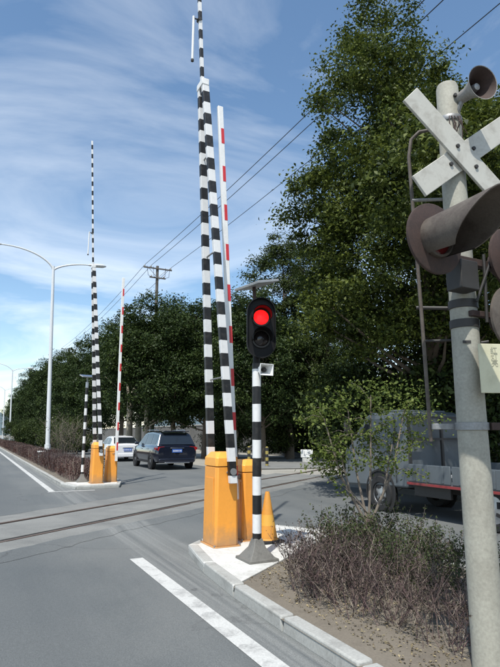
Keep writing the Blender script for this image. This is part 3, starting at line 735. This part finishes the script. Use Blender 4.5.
def car(name, label, cat, loc, rotz, paint, P, grp=None):
    t = thing(name, label, cat, loc, rotz, grp)
    Lh, W, H, belt, zb = P['L'] / 2, P['W'] / 2, P['H'], P['belt'], P['zb']
    st = P['body']      # (x, bottom, top, half width factor)
    secs = []
    for x, b, tp, k in st:
        w = W * k; half = [(0, b), (w * .82, b), (w * .95, b + .06), (w, b + .25), (w * 1.0, tp - .28), (w * .965, tp - .10), (w * .90, tp - .01), (w * .6, tp + .015), (0, tp + .025)]
        secs.append([Vector((x, y, z)) for y, z in half] + [Vector((x, -y, z)) for y, z in half[::-1][1:]])
    body = loft_sections(secs).build('body', paint, t, 0, 32)
    gs = P['house']; secs = []
    def hw(z, zr): f = (z - belt) / max(.01, H - belt); return W * (.90 - .22 * f)
    for x, zr in gs:
        half = [(hw(belt - .02, 0), belt - .02), (hw(zr - .05, 0), zr - .05), (hw(zr, 0) - .05, zr), (0, zr + .03)]
        secs.append([Vector((x, y, z)) for y, z in half] + [Vector((x, -y, z)) for y, z in half[::-1][1:]])
    loft_sections(secs).build('roof', paint, t, 0, 32)
    def roofz(x):
        for (x0, z0), (x1, z1) in zip(gs[:-1], gs[1:]):
            if x0 <= x <= x1: return z0 + (z1 - z0) * (x - x0) / (x1 - x0)
        return belt
    for sd in (-1, 1):
        for x0, x1 in P['win']:
            xs = [x0 + (x1 - x0) * k / 4 for k in range(5)]; vs = []
            for x in xs:
                zt = max(belt + .05, roofz(x) - .10); vs += [Vector((x, sd * (hw(belt + .03, 0) + .006), belt + .03)), Vector((x, sd * (hw(zt, 0) + .006), zt))]
            MB().add(vs, [(2 * k, 2 * k + 2, 2 * k + 3, 2 * k + 1) for k in range(4)]).build('side_window', 'glass', t)
    def endglass(nm, xa, xb, sgn):
        za, zb_ = roofz(xa), roofz(xb); vs = []
        for f in (.06, .5, .92):
            x = xa + (xb - xa) * f; z = za + (zb_ - za) * f
            nrm = Vector((zb_ - za, 0, -(xb - xa))).normalized() * (.035)
            if nrm.z < 0: nrm = -nrm
            y = hw(z, 0) - .07
            vs += [Vector((x, -y, z)) + nrm, Vector((x, y, z)) + nrm]
        MB().add(vs, [(0, 1, 3, 2), (2, 3, 5, 4)]).build(nm, 'glass', t)
    endglass('rear_window', *P['rear'], -1); endglass('windscreen', *P['front'], 1)
    for x in P['axles']:
        for sd in (-1, 1):
            MB().lathe([(.0001, 0), (P['r'] + .07, 0), (P['r'] + .07, .01), (P['r'] + .045, .014)], 26, frameM(Vector((x, sd * (W - .01), P['r'] + .02)), Vector((0, sd, 0)))).build('wheel_arch', 'rubber', t)
            wheel(t, x, sd * (W - .085), P['r'], .21, sd, W)
    xr = st[0][0]
    for sd in (-1, 1):
        MB().prism([(0, -.01), (.30, .03), (.42, .06), (.40, .12), (.28, .17), (.0, .15)], -.01, .025, Matrix.Translation((xr + .035, sd * W * .93, belt - .22)) @ Matrix(((0, 0, -1, 0), (-sd, 0, 0, 0), (0, 1, 0, 0), (0, 0, 0, 1)))).build('tail_light', 'tail_red', t)
        MB().box((xr + .18, sd * (W - .01), belt - .14), (.30, .03, .10)).build('tail_light', 'tail_red', t, .01)
        MB().box((P['mir'], sd * (W + .07), belt + .06), (.12, .20, .13)).build('mirror', paint, t, .03)
        for dx_ in P['handles']:
            MB().box((dx_, sd * (W + .004), belt - .17), (.18, .03, .03)).build('door_handle', 'chrome', t, .008)
        MB().box((P['sill'][0], sd * (W - .005), P['zb'] + .06), (P['sill'][1], .05, .07)).build('sill', 'rubber', t, .01)
    MB().box((xr - .004, 0, P['zb'] + .14), (.06, W * 1.7, .17)).build('rear_bumper', P['bump'], t, .02)
    MB().box((xr - .03, 0, P['zb'] + .05), (.05, W * 1.2, .05)).build('bumper_trim', 'chrome', t, .01)
    p = MB().box((xr - .012, 0, P['plate']), (.03, .46, .15)).build('licence_plate', 'plate_blue', t, .004)
    m = MB()
    for k in range(7): m.box((xr - .029, -.17 + k * .055 + (.02 if k > 1 else 0), P['plate']), (.003, .03, .07))
    m.build('plate_characters', 'plate_mark', p)['kind'] = 'stuff'
    MB().box((xr - .012, 0, P['plate'] + .12), (.03, .62, .035)).build('hatch_trim', 'chrome', t, .008)
    for sd in (-1, 1):
        MB().box((P['L'] / 2 - .06, sd * W * .7, belt - .28), (.10, .32, .12)).build('headlight', 'lamp_glass', t, .02)
    if P.get('rails'):
        for sd in (-1, 1):
            MB().tube([(-1.5, sd * W * .66, H + .0), (-1.4, sd * W * .66, H + .05), (.4, sd * W * .66, H + .05), (.5, sd * W * .66, H - .01)], .016, 8).build('roof_rail', 'chrome', t)
        MB().box((-2.02, 0, H - .015), (.30, W * 1.25, .035)).build('spoiler', paint, t, .012)
    return t
SUV = dict(L=4.7, W=1.9, H=1.68, belt=1.06, zb=.26, r=.36, rails=True, bump='suv_paint', plate=.82, mir=.85, handles=(-.85, .2), sill=(0, 1.9),
    body=[(-2.33, .38, .98, .90), (-2.24, .30, 1.03, .965), (-1.7, .27, 1.07, 1), (-.5, .26, 1.06, 1), (.9, .26, 1.05, 1), (1.6, .27, 1.00, .99), (2.1, .30, .93, .95), (2.32, .38, .78, .86)],
    house=[(-2.26, 1.05), (-1.98, 1.56), (-1.7, 1.63), (-.6, 1.68), (.1, 1.66), (.45, 1.60), (1.25, 1.06)],
    win=((-1.85, -1.15), (-1.05, -.2), (-.1, .85)), rear=(-2.26, -1.98), front=(1.25, .45), axles=(-1.38, 1.40))
SED = dict(L=4.6, W=1.8, H=1.45, belt=.93, zb=.22, r=.32, bump='car_white', plate=.66, mir=.75, handles=(-.7, .3), sill=(0, 1.8),
    body=[(-2.28, .34, .90, .88), (-2.18, .26, .96, .955), (-1.6, .22, .97, 1), (-.4, .22, .94, 1), (.9, .22, .93, 1), (1.6, .24, .87, .98), (2.1, .27, .78, .93), (2.28, .34, .66, .84)],
    house=[(-1.85, .97), (-1.15, 1.36), (-.7, 1.43), (-.1, 1.45), (.3, 1.40), (1.2, .94)],
    win=((-1.2, -.35), (-.25, .7)), rear=(-1.85, -1.15), front=(1.2, .3), axles=(-1.32, 1.36))
sc = Vector(onground(173, 470)) + U * 2.3 + V * .2
car('parked_suv', 'dark navy estate SUV seen from behind past the crossing', 'car', (sc.x, sc.y, 0), ROADROT - R(1), 'suv_paint', SUV)
sc = Vector(onground(127, 461.5)) + U * 2.2
car('white_sedan', 'white sedan driving ahead of the dark SUV', 'car', (sc.x, sc.y, 0), ROADROT, 'car_white', SED)
SED2 = dict(SED); SED2['bump'] = 'car_dark'
sc = Vector(onground(78, 452.5)) + U * 2.2
car('dark_sedan', 'small dark sedan glimpsed behind the hedge shrubs', 'car', (sc.x, sc.y, 0), ROADROT, 'car_dark', SED2)

# grey flatbed truck parked in the side lane
tw = Vector(onground(383, 511)); to = tw - U * 0 + V * .80
t = thing('flatbed_truck', 'dusty grey flatbed truck parked on the side lane under trees', 'truck', (to.x, to.y, 0), ROADROT)
def side_profile(pts, hw, name, mat, par, bev=.03, taper=None):
    m = MB(); n = len(pts); 
    def yy(z): return hw if not taper else hw - max(0, z - taper[0]) * taper[1]
    vs = [Vector((x, -yy(z), z)) for x, z in pts] + [Vector((x, yy(z), z)) for x, z in pts]
    fs = [tuple(range(n)), tuple(range(2 * n - 1, n - 1, -1))] + [(k, n + k, n + (k + 1) % n, (k + 1) % n) for k in range(n)]
    return m.add(vs, fs).build(name, mat, par, bev, 30)
cab = side_profile([(-.80, .52), (-.80, 1.92), (-.62, 2.0), (.35, 2.0), (.52, 1.93), (.98, 1.32), (1.18, 1.22), (1.22, .55), (1.1, .45)], .84, 'cab', 'truck_grey', t, .04, (1.25, .16))
for sd in (-1, 1):
    y = lambda z: sd * (.846 - max(0, z - 1.25) * .16)
    w1 = [(-.42, 1.34), (.74, 1.34), (.46, 1.86), (-.42, 1.86)]
    MB().add([Vector((x, y(z), z)) for x, z in w1], [(0, 1, 2, 3)]).build('door_window', 'glass', cab)
    MB().box((-.30, sd * .853, 1.20), (.16, .025, .035)).build('door_handle', 'black_steel', cab, .006)
    MB().box((-.50, sd * .8415, 1.25), (.012, .008, 1.3)).build('door_seam', 'black_steel', cab)
    m = MB().tube([(.72, sd * .85, 1.45), (.80, sd * 1.02, 1.50), (.80, sd * 1.02, 1.85)], .012, 6).build('mirror_arm', 'black_steel', t)
    MB().box((.80, sd * 1.03, 1.72), (.06, .17, .28)).build('mirror', 'black_steel', m, .02)
    MB().box((1.2, sd * .62, .82), (.06, .26, .16)).build('headlight', 'lamp_glass', cab, .02)
    MB().lathe([(.0001, 0), (.46, 0), (.46, .012), (.42, .016)], 26, frameM(Vector((0, sd * .835, .38)), Vector((0, sd, 0)))).build('wheel_arch', 'rubber', t)
    wheel(t, 0, sd * .77, .35, .2, sd, .84); wheel(t, -2.75, sd * .77, .35, .2, sd, .84)
ws = [(.99, 1.345), (.58, 1.9)]
MB().add([Vector((ws[0][0] + .012, -.74, ws[0][1])), Vector((ws[0][0] + .012, .74, ws[0][1])), Vector((ws[1][0] + .012, .66, ws[1][1])), Vector((ws[1][0] + .012, -.66, ws[1][1]))], [(0, 1, 2, 3)]).build('windscreen', 'glass', cab)
MB().box((-.2, 0, 2.02), (.5, 1.3, .05)).build('roof_cap', 'truck_grey', cab, .02)
MB().box((-1.9, 0, .52), (4.2, .7, .16)).build('chassis', 'black_steel', t, .01)
bed = MB().box((-2.55, 0, .64), (3.3, 1.84, .08)).build('bed_floor', 'truck_grey', t, .01)
for sd in (-1, 1):
    for k in range(3):
        MB().box((-1.46 - k * 1.09, sd * .925, .83), (1.05, .03, .32)).build('side_board', 'truck_grey', bed, .01)
        for j in (-.35, 0, .35): MB().box((-1.46 - k * 1.09 + j, sd * .944, .83), (.05, .012, .28)).build('board_rib', 'truck_grey', bed, .004)
    MB().box((-2.55, sd * .925, .63), (3.3, .035, .045)).build('red_trim', 'truck_red', bed, .004)
    MB().box((-1.4, sd * .78, .50), (.9, .06, .2)).build('side_guard', 'black_steel', t, .01)
MB().box((-4.18, 0, .83), (.03, 1.84, .32)).build('tail_board', 'truck_grey', bed, .01)
hb = MB()
for y_ in (-.85, 0, .85): hb.box((-.93, y_, 1.35), (.05, .05, 1.1))
for z_ in (1.45, 1.88): hb.box((-.93, 0, z_), (.045, 1.75, .045))
hb.build('headboard', 'black_steel', bed)
lo = MB()
for k in range(7):
    y_ = -.7 + .2 * k; lo.tube([(-4.0 + random.uniform(0, .3), y_, .76 + .07 * (k % 2)), (-1.2, y_ + random.uniform(-.1, .1), .76 + .05 * (k % 3))], .05, 8)
lo.build('load_pipes', 'tin', bed)
# white box van beyond the truck
vp = Vector(atdepth(496, 434, 13.2)); vp.z = 0; vp += V * 1.1 - U * 1.2
t = thing('box_van', 'white box van half out of frame behind the concrete post', 'van', vp, ROADROT)
bx = MB().box((-.6, 0, 1.72), (3.4, 1.95, 1.75)).build('cargo_box', 'white_body', t, .03)
for k in range(4):
    for sd in (-1, 1): MB().box((-1.95 + k * .9, sd * .98, 1.72), (.04, .012, 1.7)).build('panel_rib', 'white_body', bx, .004)
for sd in (-1, 1): MB().box((-.6, sd * .982, .88), (3.4, .02, .09)).build('red_trim', 'red_strip', bx, .004)
side_profile([(1.15, .5), (1.15, 2.05), (1.7, 2.05), (2.3, 1.35), (2.42, .5)], .9, 'cab', 'white_body', t, .05, (1.3, .14))
MB().box((-.2, 0, .68), (4.6, .7, .2)).build('chassis', 'black_steel', t, .01)
for sd in (-1, 1):
    y = sd * .907
    MB().add([(1.3, y, 1.38), (2.1, y, 1.38), (1.68, y - sd * .08, 1.92), (1.3, y - sd * .08, 1.92)], [(0, 1, 2, 3)]).build('door_window', 'glass', t)
    wheel(t, 1.75, sd * .8, .34, .2, sd, .9); wheel(t, -1.3, sd * .8, .34, .2, sd, .9)

# ------------------------------------------------------------------ small far things by the crossing
for px_b, py_b, lab in ((267, 467.5, 'right one of two short black and yellow bollards across the track'), (249, 466.5, 'left one of two short black and yellow bollards across the track')):
    q = onground(px_b, py_b)
    t = thing('bollard', lab, 'bollard', (q[0], q[1], .05), 0, 'bollards across the track')
    MB().lathe([(.0001, .0), (.10, .0), (.10, .03), (.075, .04)], 16).build('base_plate', 'steel', t)
    MB().lathe([(.075, .04), (.075, .85), (.06, .90), (.0001, .92)], 18).build('post', 'bollard_stripes', t)
q = onground(307, 463)
t = thing('marker_box', 'small white marker box with dark lettering near the far shrubs', 'marker', (q[0], q[1], 0), R(-6))
b_ = MB().box((0, 0, .50), (.66, .22, .42)).build('box', 'white_paint', t, .02)
MB().box((.0, 0, .15), (.50, .18, .30)).build('plinth', 'concrete', t, .01)
cu = bpy.data.curves.new('lettering', 'FONT'); cu.body = '1-6'; cu.size = .34; cu.align_x = 'CENTER'; cu.align_y = 'CENTER'; cu.extrude = .002
o = bpy.data.objects.new('lettering', cu); C.objects.link(o); o.parent = b_; o.location = (0, -.114, .50); o.rotation_euler = (math.pi / 2, 0, 0); cu.materials.append(MATS['far_grey']); text_to_mesh(o)
q = rd(21.5, .95)
t = thing('utility_box', 'small white low box at the kerb in front of the nearest lamp', 'box', (q.x, q.y, .12), ROADROT)
MB().box((0, 0, .28), (.28, .28, .56)).build('case', 'concrete', t, .02); MB().box((0, 0, .59), (.36, .36, .07)).build('cap', 'white_paint', t, .02)

# ------------------------------------------------------------------ trees
def crown_points(rng, lobes, nclump, per, cl_r):
    ctr = []; lob = []
    vol = np.array([l[3] * l[4] * l[5] for l in lobes]) ** .8; vol /= vol.sum()
    idx = rng.choice(len(lobes), nclump, p=vol)
    for i in idx:
        cx, cy, cz, rx, ry, rz = lobes[i]; d = rng.normal(size=3); d /= np.linalg.norm(d); rr = rng.uniform(.45, 1.06) ** .75
        ctr.append([cx + d[0] * rx * rr, cy + d[1] * ry * rr, cz + d[2] * rz * rr]); lob.append([cx, cy, cz])
    ctr = np.array(ctr); lob = np.array(lob)
    n = rng.poisson(per, nclump).clip(8); rep = np.repeat(np.arange(nclump), n)
    rad = rng.uniform(.55, 1.25, nclump) * cl_r
    off = rng.normal(size=(len(rep), 3)) * np.array([.55, .55, .34]); off *= rad[rep][:, None]
    pos = ctr[rep] + off; pos[:, 2] -= .25 * (off[:, 0] ** 2 + off[:, 1] ** 2)
    out = ctr - lob; out /= np.linalg.norm(out, axis=1, keepdims=True) + 1e-6
    nrm = out[rep] * .5 + rng.normal(size=(len(rep), 3)) * .75 + np.array([0, 0, .75])
    return ctr, pos, nrm
def tree_meshes(seed, H, trunk_h, lobes, nclump, per, leaf, mat, bark, cl_r=.62, r0=.2, limbs=46):
    rng = np.random.RandomState(seed)
    ctr, pos, nrm = crown_points(rng, lobes, nclump, per, cl_r)
    keep = pos[:, 2] > .25; pos, nrm = pos[keep], nrm[keep]
    cm = leaves('crown', pos, nrm, rng.uniform(.45, 1.5, len(pos)) * leaf, mat, .52, rng)
    m = MB(); lean = rng.uniform(-.25, .25, 2)
    tp = [Vector((0, 0, 0)), Vector((.03, .02, trunk_h * .5)), Vector((lean[0] * .5, lean[1] * .5, trunk_h)), Vector((lean[0], lean[1], trunk_h + (H - trunk_h) * .45)), Vector((lean[0] * 1.2, lean[1] * 1.4, H * .78))]
    m.tube(tp, [r0 * 1.25, r0, r0 * .85, r0 * .5, .03], 12)
    sel = rng.choice(len(ctr), min(limbs, len(ctr)), replace=False)
    for i in sel:
        c = Vector(ctr[i]); zz = max(trunk_h * .85, min(H * .72, c.z - .55 * math.hypot(c.x, c.y) - .3)); f = zz / H
        a = Vector((lean[0] * f, lean[1] * f, zz)); mid = a.lerp(c, .5) + Vector((rng.normal() * .15, rng.normal() * .15, -.12 + rng.normal() * .1))
        rr = r0 * (.26 * (1 - f) + .08); m.tube([a, mid, c], [rr, rr * .6, .012], 6)
    return cm, m.mesh('trunk', bark)
def put_tree(name, label, loc, ms, s=1, rz=0, sz=None, grp=None, cat='tree'):
    t = thing(name, label, cat, loc, rz, grp); t.scale = (s, s, sz or s)
    link('crown', ms[0], t); link('trunk' if cat == 'tree' else 'stems', ms[1], t); return t
big = tree_meshes(11, 13.6, 2.8, [(-.6, 0, 6.2, 2.7, 3.2, 2.9), (-1.2, -.3, 9.3, 1.9, 2.3, 2.5), (-1.1, 0, 12.2, 1.2, 1.3, 1.8), (1.3, .2, 8.3, 2.1, 2.4, 2.6), (1.4, -.8, 4.8, 2.0, 2.5, 1.4), (-1.9, -.6, 4.7, 1.5, 2.1, 1.5), (.6, -2.7, 5.9, 2.0, 1.7, 1.5), (-1.1, -4.2, 6.3, 1.8, 1.8, 1.1), (.2, -5.0, 6.0, 1.8, 1.6, 1.1), (-2.4, 0, 7.4, 1.3, 1.4, 1.2), (.1, 0, 11.2, 1.2, 1.4, 1.3)], 700, 250, .095, 'leaf_big', 'bark', .44, .22, 44)
q = atdepth(437, 434, 13.6); put_tree('broadleaf_tree', 'tallest leafy green tree towering behind the crossing post', (q[0], q[1], 0), big, 1.0, 0, None, 'roadside trees')
sec = tree_meshes(12, 13, 2.6, [(0, 0, 6.0, 3.0, 3.0, 3.4), (.2, .2, 9.4, 2.6, 2.6, 2.6), (-1.2, 0, 10.6, 1.6, 1.6, 1.4), (1.8, -.2, 7.4, 2.2, 2.2, 2.6), (-1.4, 0, 3.6, 1.8, 2, 1.7)], 560, 180, .11, 'leaf_big', 'bark', .46, .22, 70)
q = atdepth(487, 434, 18.0); put_tree('broadleaf_tree', 'broad green tree at right edge behind the crossed boards', (q[0], q[1], 0), sec, 1.15, 0, None, 'roadside trees')
mid = tree_meshes(13, 11.5, 2.0, [(0, 0, 5.2, 2.3, 2.3, 3.2), (-.5, 0, 8.4, 1.7, 1.7, 2.0), (.7, 0, 9.8, 1.1, 1.1, 1.4), (-1.1, 0, 4.0, 1.4, 1.6, 2.0), (1.2, 0, 4.0, 1.5, 1.6, 2.2), (-.6, .2, 10.6, .6, .6, .8)], 470, 170, .105, 'leaf_mid', 'bark', .42, .17, 55)
q = atdepth(290, 434, 34); put_tree('broadleaf_tree', 'mid-height green tree with pointed top right of the red signal', (q[0], q[1], 0), mid, 1.3, .4, None, 'roadside trees')
q = atdepth(330, 434, 31); put_tree('broadleaf_tree', 'bushy green tree filling the gap left of the tallest tree', (q[0], q[1], 0), mid, 1.15, 2.4, None, 'roadside trees')
rows = [tree_meshes(20 + k, 10.5, 1.9, [(0, 0, 5.2, 2.9, 2.9, 3.2), (.6 * (k - 1), .3, 8.0, 2.0 + .2 * k, 2.1, 2.2), (-1.4 + .5 * k, 0, 6.6, 1.9, 1.9, 2.2), (1.6, 0, 4.2, 1.8, 1.8, 2.0)], 480, 110, .145, 'leaf_row', 'bark_pale' if k == 1 else 'bark', .55, .17, 40) for k in range(3)]
spots = [(262, 31, 282), (236, 34, 292), (207, 36, 290), (178, 37, 286), (152, 37, 290), (127, 45, 308), (106, 52, 328), (84, 61, 338), (64, 72, 343), (46, 84, 356), (32, 100, 368), (20, 120, 388)]
labs = ['dark green tree behind the red signal head', 'dark green tree between the near beams and signal', 'dark green tree right behind the near striped beams', 'dark rounded tree beside the near beams on their left', 'dark green tree directly below the utility pole top', 'dark green tree behind the far red and white boom', 'dark green tree behind the far striped beams', 'dark green tree just left of the far striped beams', 'dark tree right of the nearest street lamp', 'dark tree just left of the nearest street lamp', 'small distant tree between the nearest and second street lamps', 'farthest small tree at the end of the hedge']
for k, ((px_, Y, top), lb) in enumerate(zip(spots, labs)):
    q = atdepth(px_, top, Y); h = q[2] / 10.6
    put_tree('dark_tree', lb, (q[0], Y, 0), rows[k % 3], max(.75, min(1.25, h)), k * 1.7, h, 'dark trees along the side lane')
# undergrowth along the verge
bush = [tree_meshes(40 + k, 2.6, .3, [(0, 0, 1.3, 1.5, 1.3, 1.15), (.8, 0, 1.0, 1.0, .9, .8), (-.8, .1, 1.6, .9, .9, .8)], 170, 110, .09, 'leaf_mid', 'twig_grey', .38, .05, 24) for k in range(2)]
bspots = [(285, 37, 1.25, 'green bush at the foot of the pointed tree'), (318, 36, 1.35, 'green bush behind the small white marker'), (362, 19.5, 1.2, 'broad green bush left of the truck cab'), (388, 15.6, 1.35, 'green bush directly behind the truck cab'), (428, 14.9, 1.45, 'green bush behind the truck bed'), (468, 14.2, 1.4, 'green bush behind the concrete post'), (262, 34, 1.3, 'dark bush behind the signal post'),
    (225, 38, 1.2, 'dark bush between the near beams and the SUV'), (60, 48, 1.15, 'green bush behind the hedge right of the nearest lamp'), (42, 54, 1.15, 'green bush behind the hedge left of the nearest lamp'), (28, 62, 1.2, 'green bush behind the hedge near the second lamp'), (78, 43, 1.1, 'green bush behind the hedge left of the far cabinets'), (18, 74, 1.2, 'farthest green bush along the hedge')]
for k, (px_, Y, s, lb) in enumerate(bspots):
    q = atdepth(px_, 434, Y); put_tree('roadside_bush', lb, (q[0], Y, 0), bush[k % 2], s, k * 2.1, s * 1.1, 'roadside bushes', 'bush')
# two bare pale trunks beyond the white sedan
for px_, lb, hh in ((129, 'pale bare trunk with a stub behind the white sedan, left of two', 4.4), (138, 'pale bare trunk behind the white sedan, right of two', 4.2)):
    q = atdepth(px_, 434, 40.5); t = thing('pruned_tree', lb, 'tree', (q[0], 40.5, 0), 0, 'pale trunks')
    MB().tube([(0, 0, 0), (.02, 0, 1.5), (-.02, .03, hh - .5), (.0, .02, hh)], [.27, .23, .22, .24], 12).build('trunk', 'bark_pale', t)
    MB().tube([(0, 0, hh - .2), (.2, 0, hh + .3), (.3, .05, hh + 1.0)], [.16, .12, .05], 8).build('limb', 'bark_pale', t)
    MB().tube([(0, 0, hh - .3), (-.25, .1, hh + .3), (-.3, .1, hh + 1.2)], [.13, .10, .04], 8).build('limb', 'bark_pale', t)

# young multi-stem tree on the near island
def young():
    rng = np.random.RandomState(5); m = MB(); P = []; Nn = []
    t = thing('sapling', 'young leafy multi-stemmed sapling growing from the island shrubs', 'sapling', (1.30, 6.25, .085))
    m.tube([(0, 0, 0), (.02, 0, .25), (.01, 0, .48)], [.036, .031, .028], 10)
    ends = [(-.30, -.05, 1.30), (-.16, .1, 1.75), (.30, -.05, 1.35), (.50, .1, 1.75), (.07, -.1, 1.9), (-.45, .05, 1.65)]
    def strew(a, b, n, w):
        for _ in range(n):
            f = rng.uniform(.15, 1.08); c = np.array(a) + (np.array(b) - np.array(a)) * f + rng.normal(size=3) * w * np.array([1, 1, .7]); P.append(c)
    for e in ends:
        b = Vector((.01, 0, .44)); e = Vector(e); mid_ = b.lerp(e, .5) + Vector((e.x * .12, 0, -.05))
        m.tube([b, mid_, e], [.017, .012, .006], 7)
        for k in range(6):
            f = rng.uniform(.62, 1.0); s_ = mid_.lerp(e, f * 2 - 1); an = rng.uniform(0, 6.28); ln = rng.uniform(.22, .50)
            q = s_ + Vector((math.cos(an) * ln, math.sin(an) * ln * .8, rng.uniform(-.08, .24)))
            m.tube([s_, s_.lerp(q, .5) + Vector((0, 0, .05)), q], [.005, .0035, .002], 5)
            strew(s_, q, 70, .05)
    for q, n in (((-.42, 0, 1.74), 150), ((.55, .05, 1.90), 190), ((.2, 0, 1.98), 190), ((-.52, .1, 1.6), 80), ((.66, 0, 1.65), 130), ((-.1, 0, 1.8), 120)):
        for _ in range(n): P.append(np.array(q) + rng.normal(size=3) * np.array([.17, .17, .10]))
    b = Vector((.01, 0, .6))
    for q in ((-.38, -.1, .98), (-.42, .05, 1.12), (-.30, -.05, .85)):
        q = Vector(q); m.tube([b, b.lerp(q, .5) + Vector((0, 0, .03)), q], [.006, .004, .002], 5); strew(b.lerp(q, .6), q, 16, .035)
    P = np.array(P); Nn = rng.normal(size=P.shape) * .6 + np.array([0, -.25, .7])
    m.build('stems', 'twig_grey', t); link('foliage', leaves('foliage', P, Nn, rng.uniform(.026, .056, len(P)), 'leaf_young', .62, rng), t)
young()
# sparse grey shrub in the hedge beside the nearest lamp
def twiggy(seed, h, spread, stems, sub, leafn, leafs, rad, up=.8):
    rng = np.random.RandomState(seed); m = MB(); P = []
    for k in range(stems):
        an = rng.uniform(0, 6.28); r = spread * (rng.uniform(0, .75) if h < 1 else rng.uniform(0, .35)); b = Vector((math.cos(an) * r, math.sin(an) * r, 0))
        an2 = an + rng.normal() * (.9 if h < 1 else .5); ln = h * rng.uniform(.6, 1.08); out = spread * rng.uniform(.25, .95)
        e = b + Vector((math.cos(an2) * out, math.sin(an2) * out, ln)); mid_ = b.lerp(e, .5) + Vector((rng.normal() * .04, rng.normal() * .04, .06 * h))
        m.tube([b, mid_, e], [rad, rad * .7, rad * .3], 4, False)
        for j in range(sub):
            f = rng.uniform(.3, .98); s_ = b.lerp(mid_, f * 2) if f < .5 else mid_.lerp(e, f * 2 - 1)
            q = s_ + Vector((rng.normal() * .10, rng.normal() * .10, rng.uniform(.05, .24))) * (h / .65)
            m.tube([s_, q], [rad * .5, rad * .22], 3, False)
            for _ in range(leafn): P.append(np.array(s_.lerp(q, rng.uniform(.1, 1.05))) + rng.normal(size=3) * .014 * h / .65)
    P = np.array(P); Nn = rng.normal(size=P.shape) + np.array([0, 0, .6])
    return m, P, Nn, rng
def shrub_meshes(seed, h, spread, stems, sub, leafn, leafs, rad, lm, tm):
    m, P, Nn, rng = twiggy(seed, h, spread, stems, sub, leafn, leafs, rad)
    return leaves('foliage', P, Nn, rng.uniform(.6, 1.25, len(P)) * leafs, lm, .6, rng), m.mesh('stems', tm, 0)
sh_bare = [shrub_meshes(60 + k, .50, .36, 40, 7, 5, .020, .0034, 'leaf_plum', 'twig') for k in range(2)]
sh_leaf = [shrub_meshes(70 + k, .52, .34, 28, 8, 8, .028, .0036, 'leaf_shrub', 'twig') for k in range(2)]
front = [(-2.16, 1.26, .90), (-2.40, 1.06, .95), (-2.65, 1.0, 1.05), (-3.05, 1.02, 1.0), (-3.45, 1.1, .95), (-3.95, 1.15, .9)]
fl = ['twiggy purple-brown shrub nearest the concrete pad along the kerb', 'second twiggy shrub from the concrete pad along the kerb', 'third twiggy shrub from the concrete pad along the kerb', 'fourth twiggy shrub from the concrete pad along the kerb', 'fifth twiggy shrub from the concrete pad along the kerb', 'last twiggy shrub along the kerb before the frame ends']
back = [(-1.90, 1.80, 1.08), (-2.2, 1.50, 1.05), (-2.6, 1.55, 1.0), (-1.75, 2.2, 1.12), (-2.3, 2.2, 1.0), (-3.0, 1.65, .95), (-2.8, 2.3, .95), (-3.4, 2.2, .95), (-3.4, 1.65, .9)]
bl = ['dark-leaved shrub at the back corner of the concrete pad', 'dark-leaved shrub in front of the sapling stems', 'dark-leaved shrub just right of the sapling base', 'dark-leaved shrub behind the sapling by the side lane', 'dark-leaved shrub by the side lane below the truck bed', 'dark-leaved shrub left of the concrete post', 'dark-leaved shrub by the side lane nearest the concrete post', 'dark-leaved shrub directly behind the concrete post', 'dark-leaved shrub touching the left side of the concrete post']
for k, ((a, b, s), lb) in enumerate(zip(front, fl)):
    q = rd(a, b, .085); t = put_tree('bare_shrub', lb, q, sh_bare[k % 2], s, k * 2.3, None, 'island shrubs', 'shrub')
for k, ((a, b, s), lb) in enumerate(zip(back, bl)):
    q = rd(a, b, .085); t = put_tree('leafy_shrub', lb, q, sh_leaf[k % 2], s, k * 1.9, None, 'island shrubs', 'shrub')
# fallen leaves and grit on the island soil
rng = np.random.RandomState(9); n = 5200
a_ = rng.uniform(-6, -1.2, n); b_ = .62 + rng.beta(1.1, 1.6, n) * 2.1
pts = np.array([rd(x, y, .093)[:] for x, y in zip(a_, b_)]); pts[:, 2] += rng.uniform(0, .01, n)
lt = link('leaf_litter', leaves('leaf_litter', pts, rng.normal(size=(n, 3)) * .25 + np.array([0, 0, 1]), rng.uniform(.008, .034, n), 'leaf_dry', .6, rng)); lt['kind'] = 'stuff'
# long reddish hedge on the far island, in clipped lengths
hm = []
for k in range(2):
    rng = np.random.RandomState(80 + k); m = MB(); n = 700; P = []
    for _ in range(n):
        x, y = rng.uniform(-2.05, 2.05), rng.uniform(-.55, .55); h = .58 * rng.uniform(.75, 1.12)
        e = Vector((x + rng.normal() * .09, y + rng.normal() * .09, h)); m.tube([(x, y, 0), e], [.007, .003], 3, False)
        for _ in range(9): P.append([e.x + rng.normal() * .06, e.y + rng.normal() * .06, h * rng.uniform(.25, 1.05)])
    P = np.array(P); hm.append((leaves('foliage', P, rng.normal(size=P.shape) + np.array([0, 0, .5]), rng.uniform(.03, .07, len(P)), 'leaf_hedge', .6, rng), m.mesh('twigs', 'twig', 0)))
t = thing('hedge', 'long low reddish-brown hedge filling the far island behind the cabinets', 'hedge', rd(13, 1.3, .12), ROADROT)
for k in range(24):
    for me, nm in zip(hm[k % 2], ('foliage', 'twigs')):
        o = link(nm, me, t); o.location = (k * 4.05, random.uniform(-.04, .04), 0); o.rotation_euler = (0, 0, math.pi * (k % 3 == 0)); o.scale = (1, 1, random.uniform(.9, 1.1))
gs = shrub_meshes(90, 2.0, .75, 22, 8, 6, .07, .012, 'leaf_mid', 'twig_grey')
q = atdepth(70, 434, 25.5); put_tree('tall_shrub', 'tall sparse grey-stemmed shrub in the hedge left of the far cabinets', (q[0], q[1], .12), gs, 1.0, 0, None, 'tall hedge shrubs', 'shrub')
q = atdepth(58, 434, 29.5); put_tree('tall_shrub', 'tall sparse grey-stemmed shrub in the hedge right beside the nearest lamp', (q[0], q[1], .12), gs, 1.0, 2, None, 'tall hedge shrubs', 'shrub')
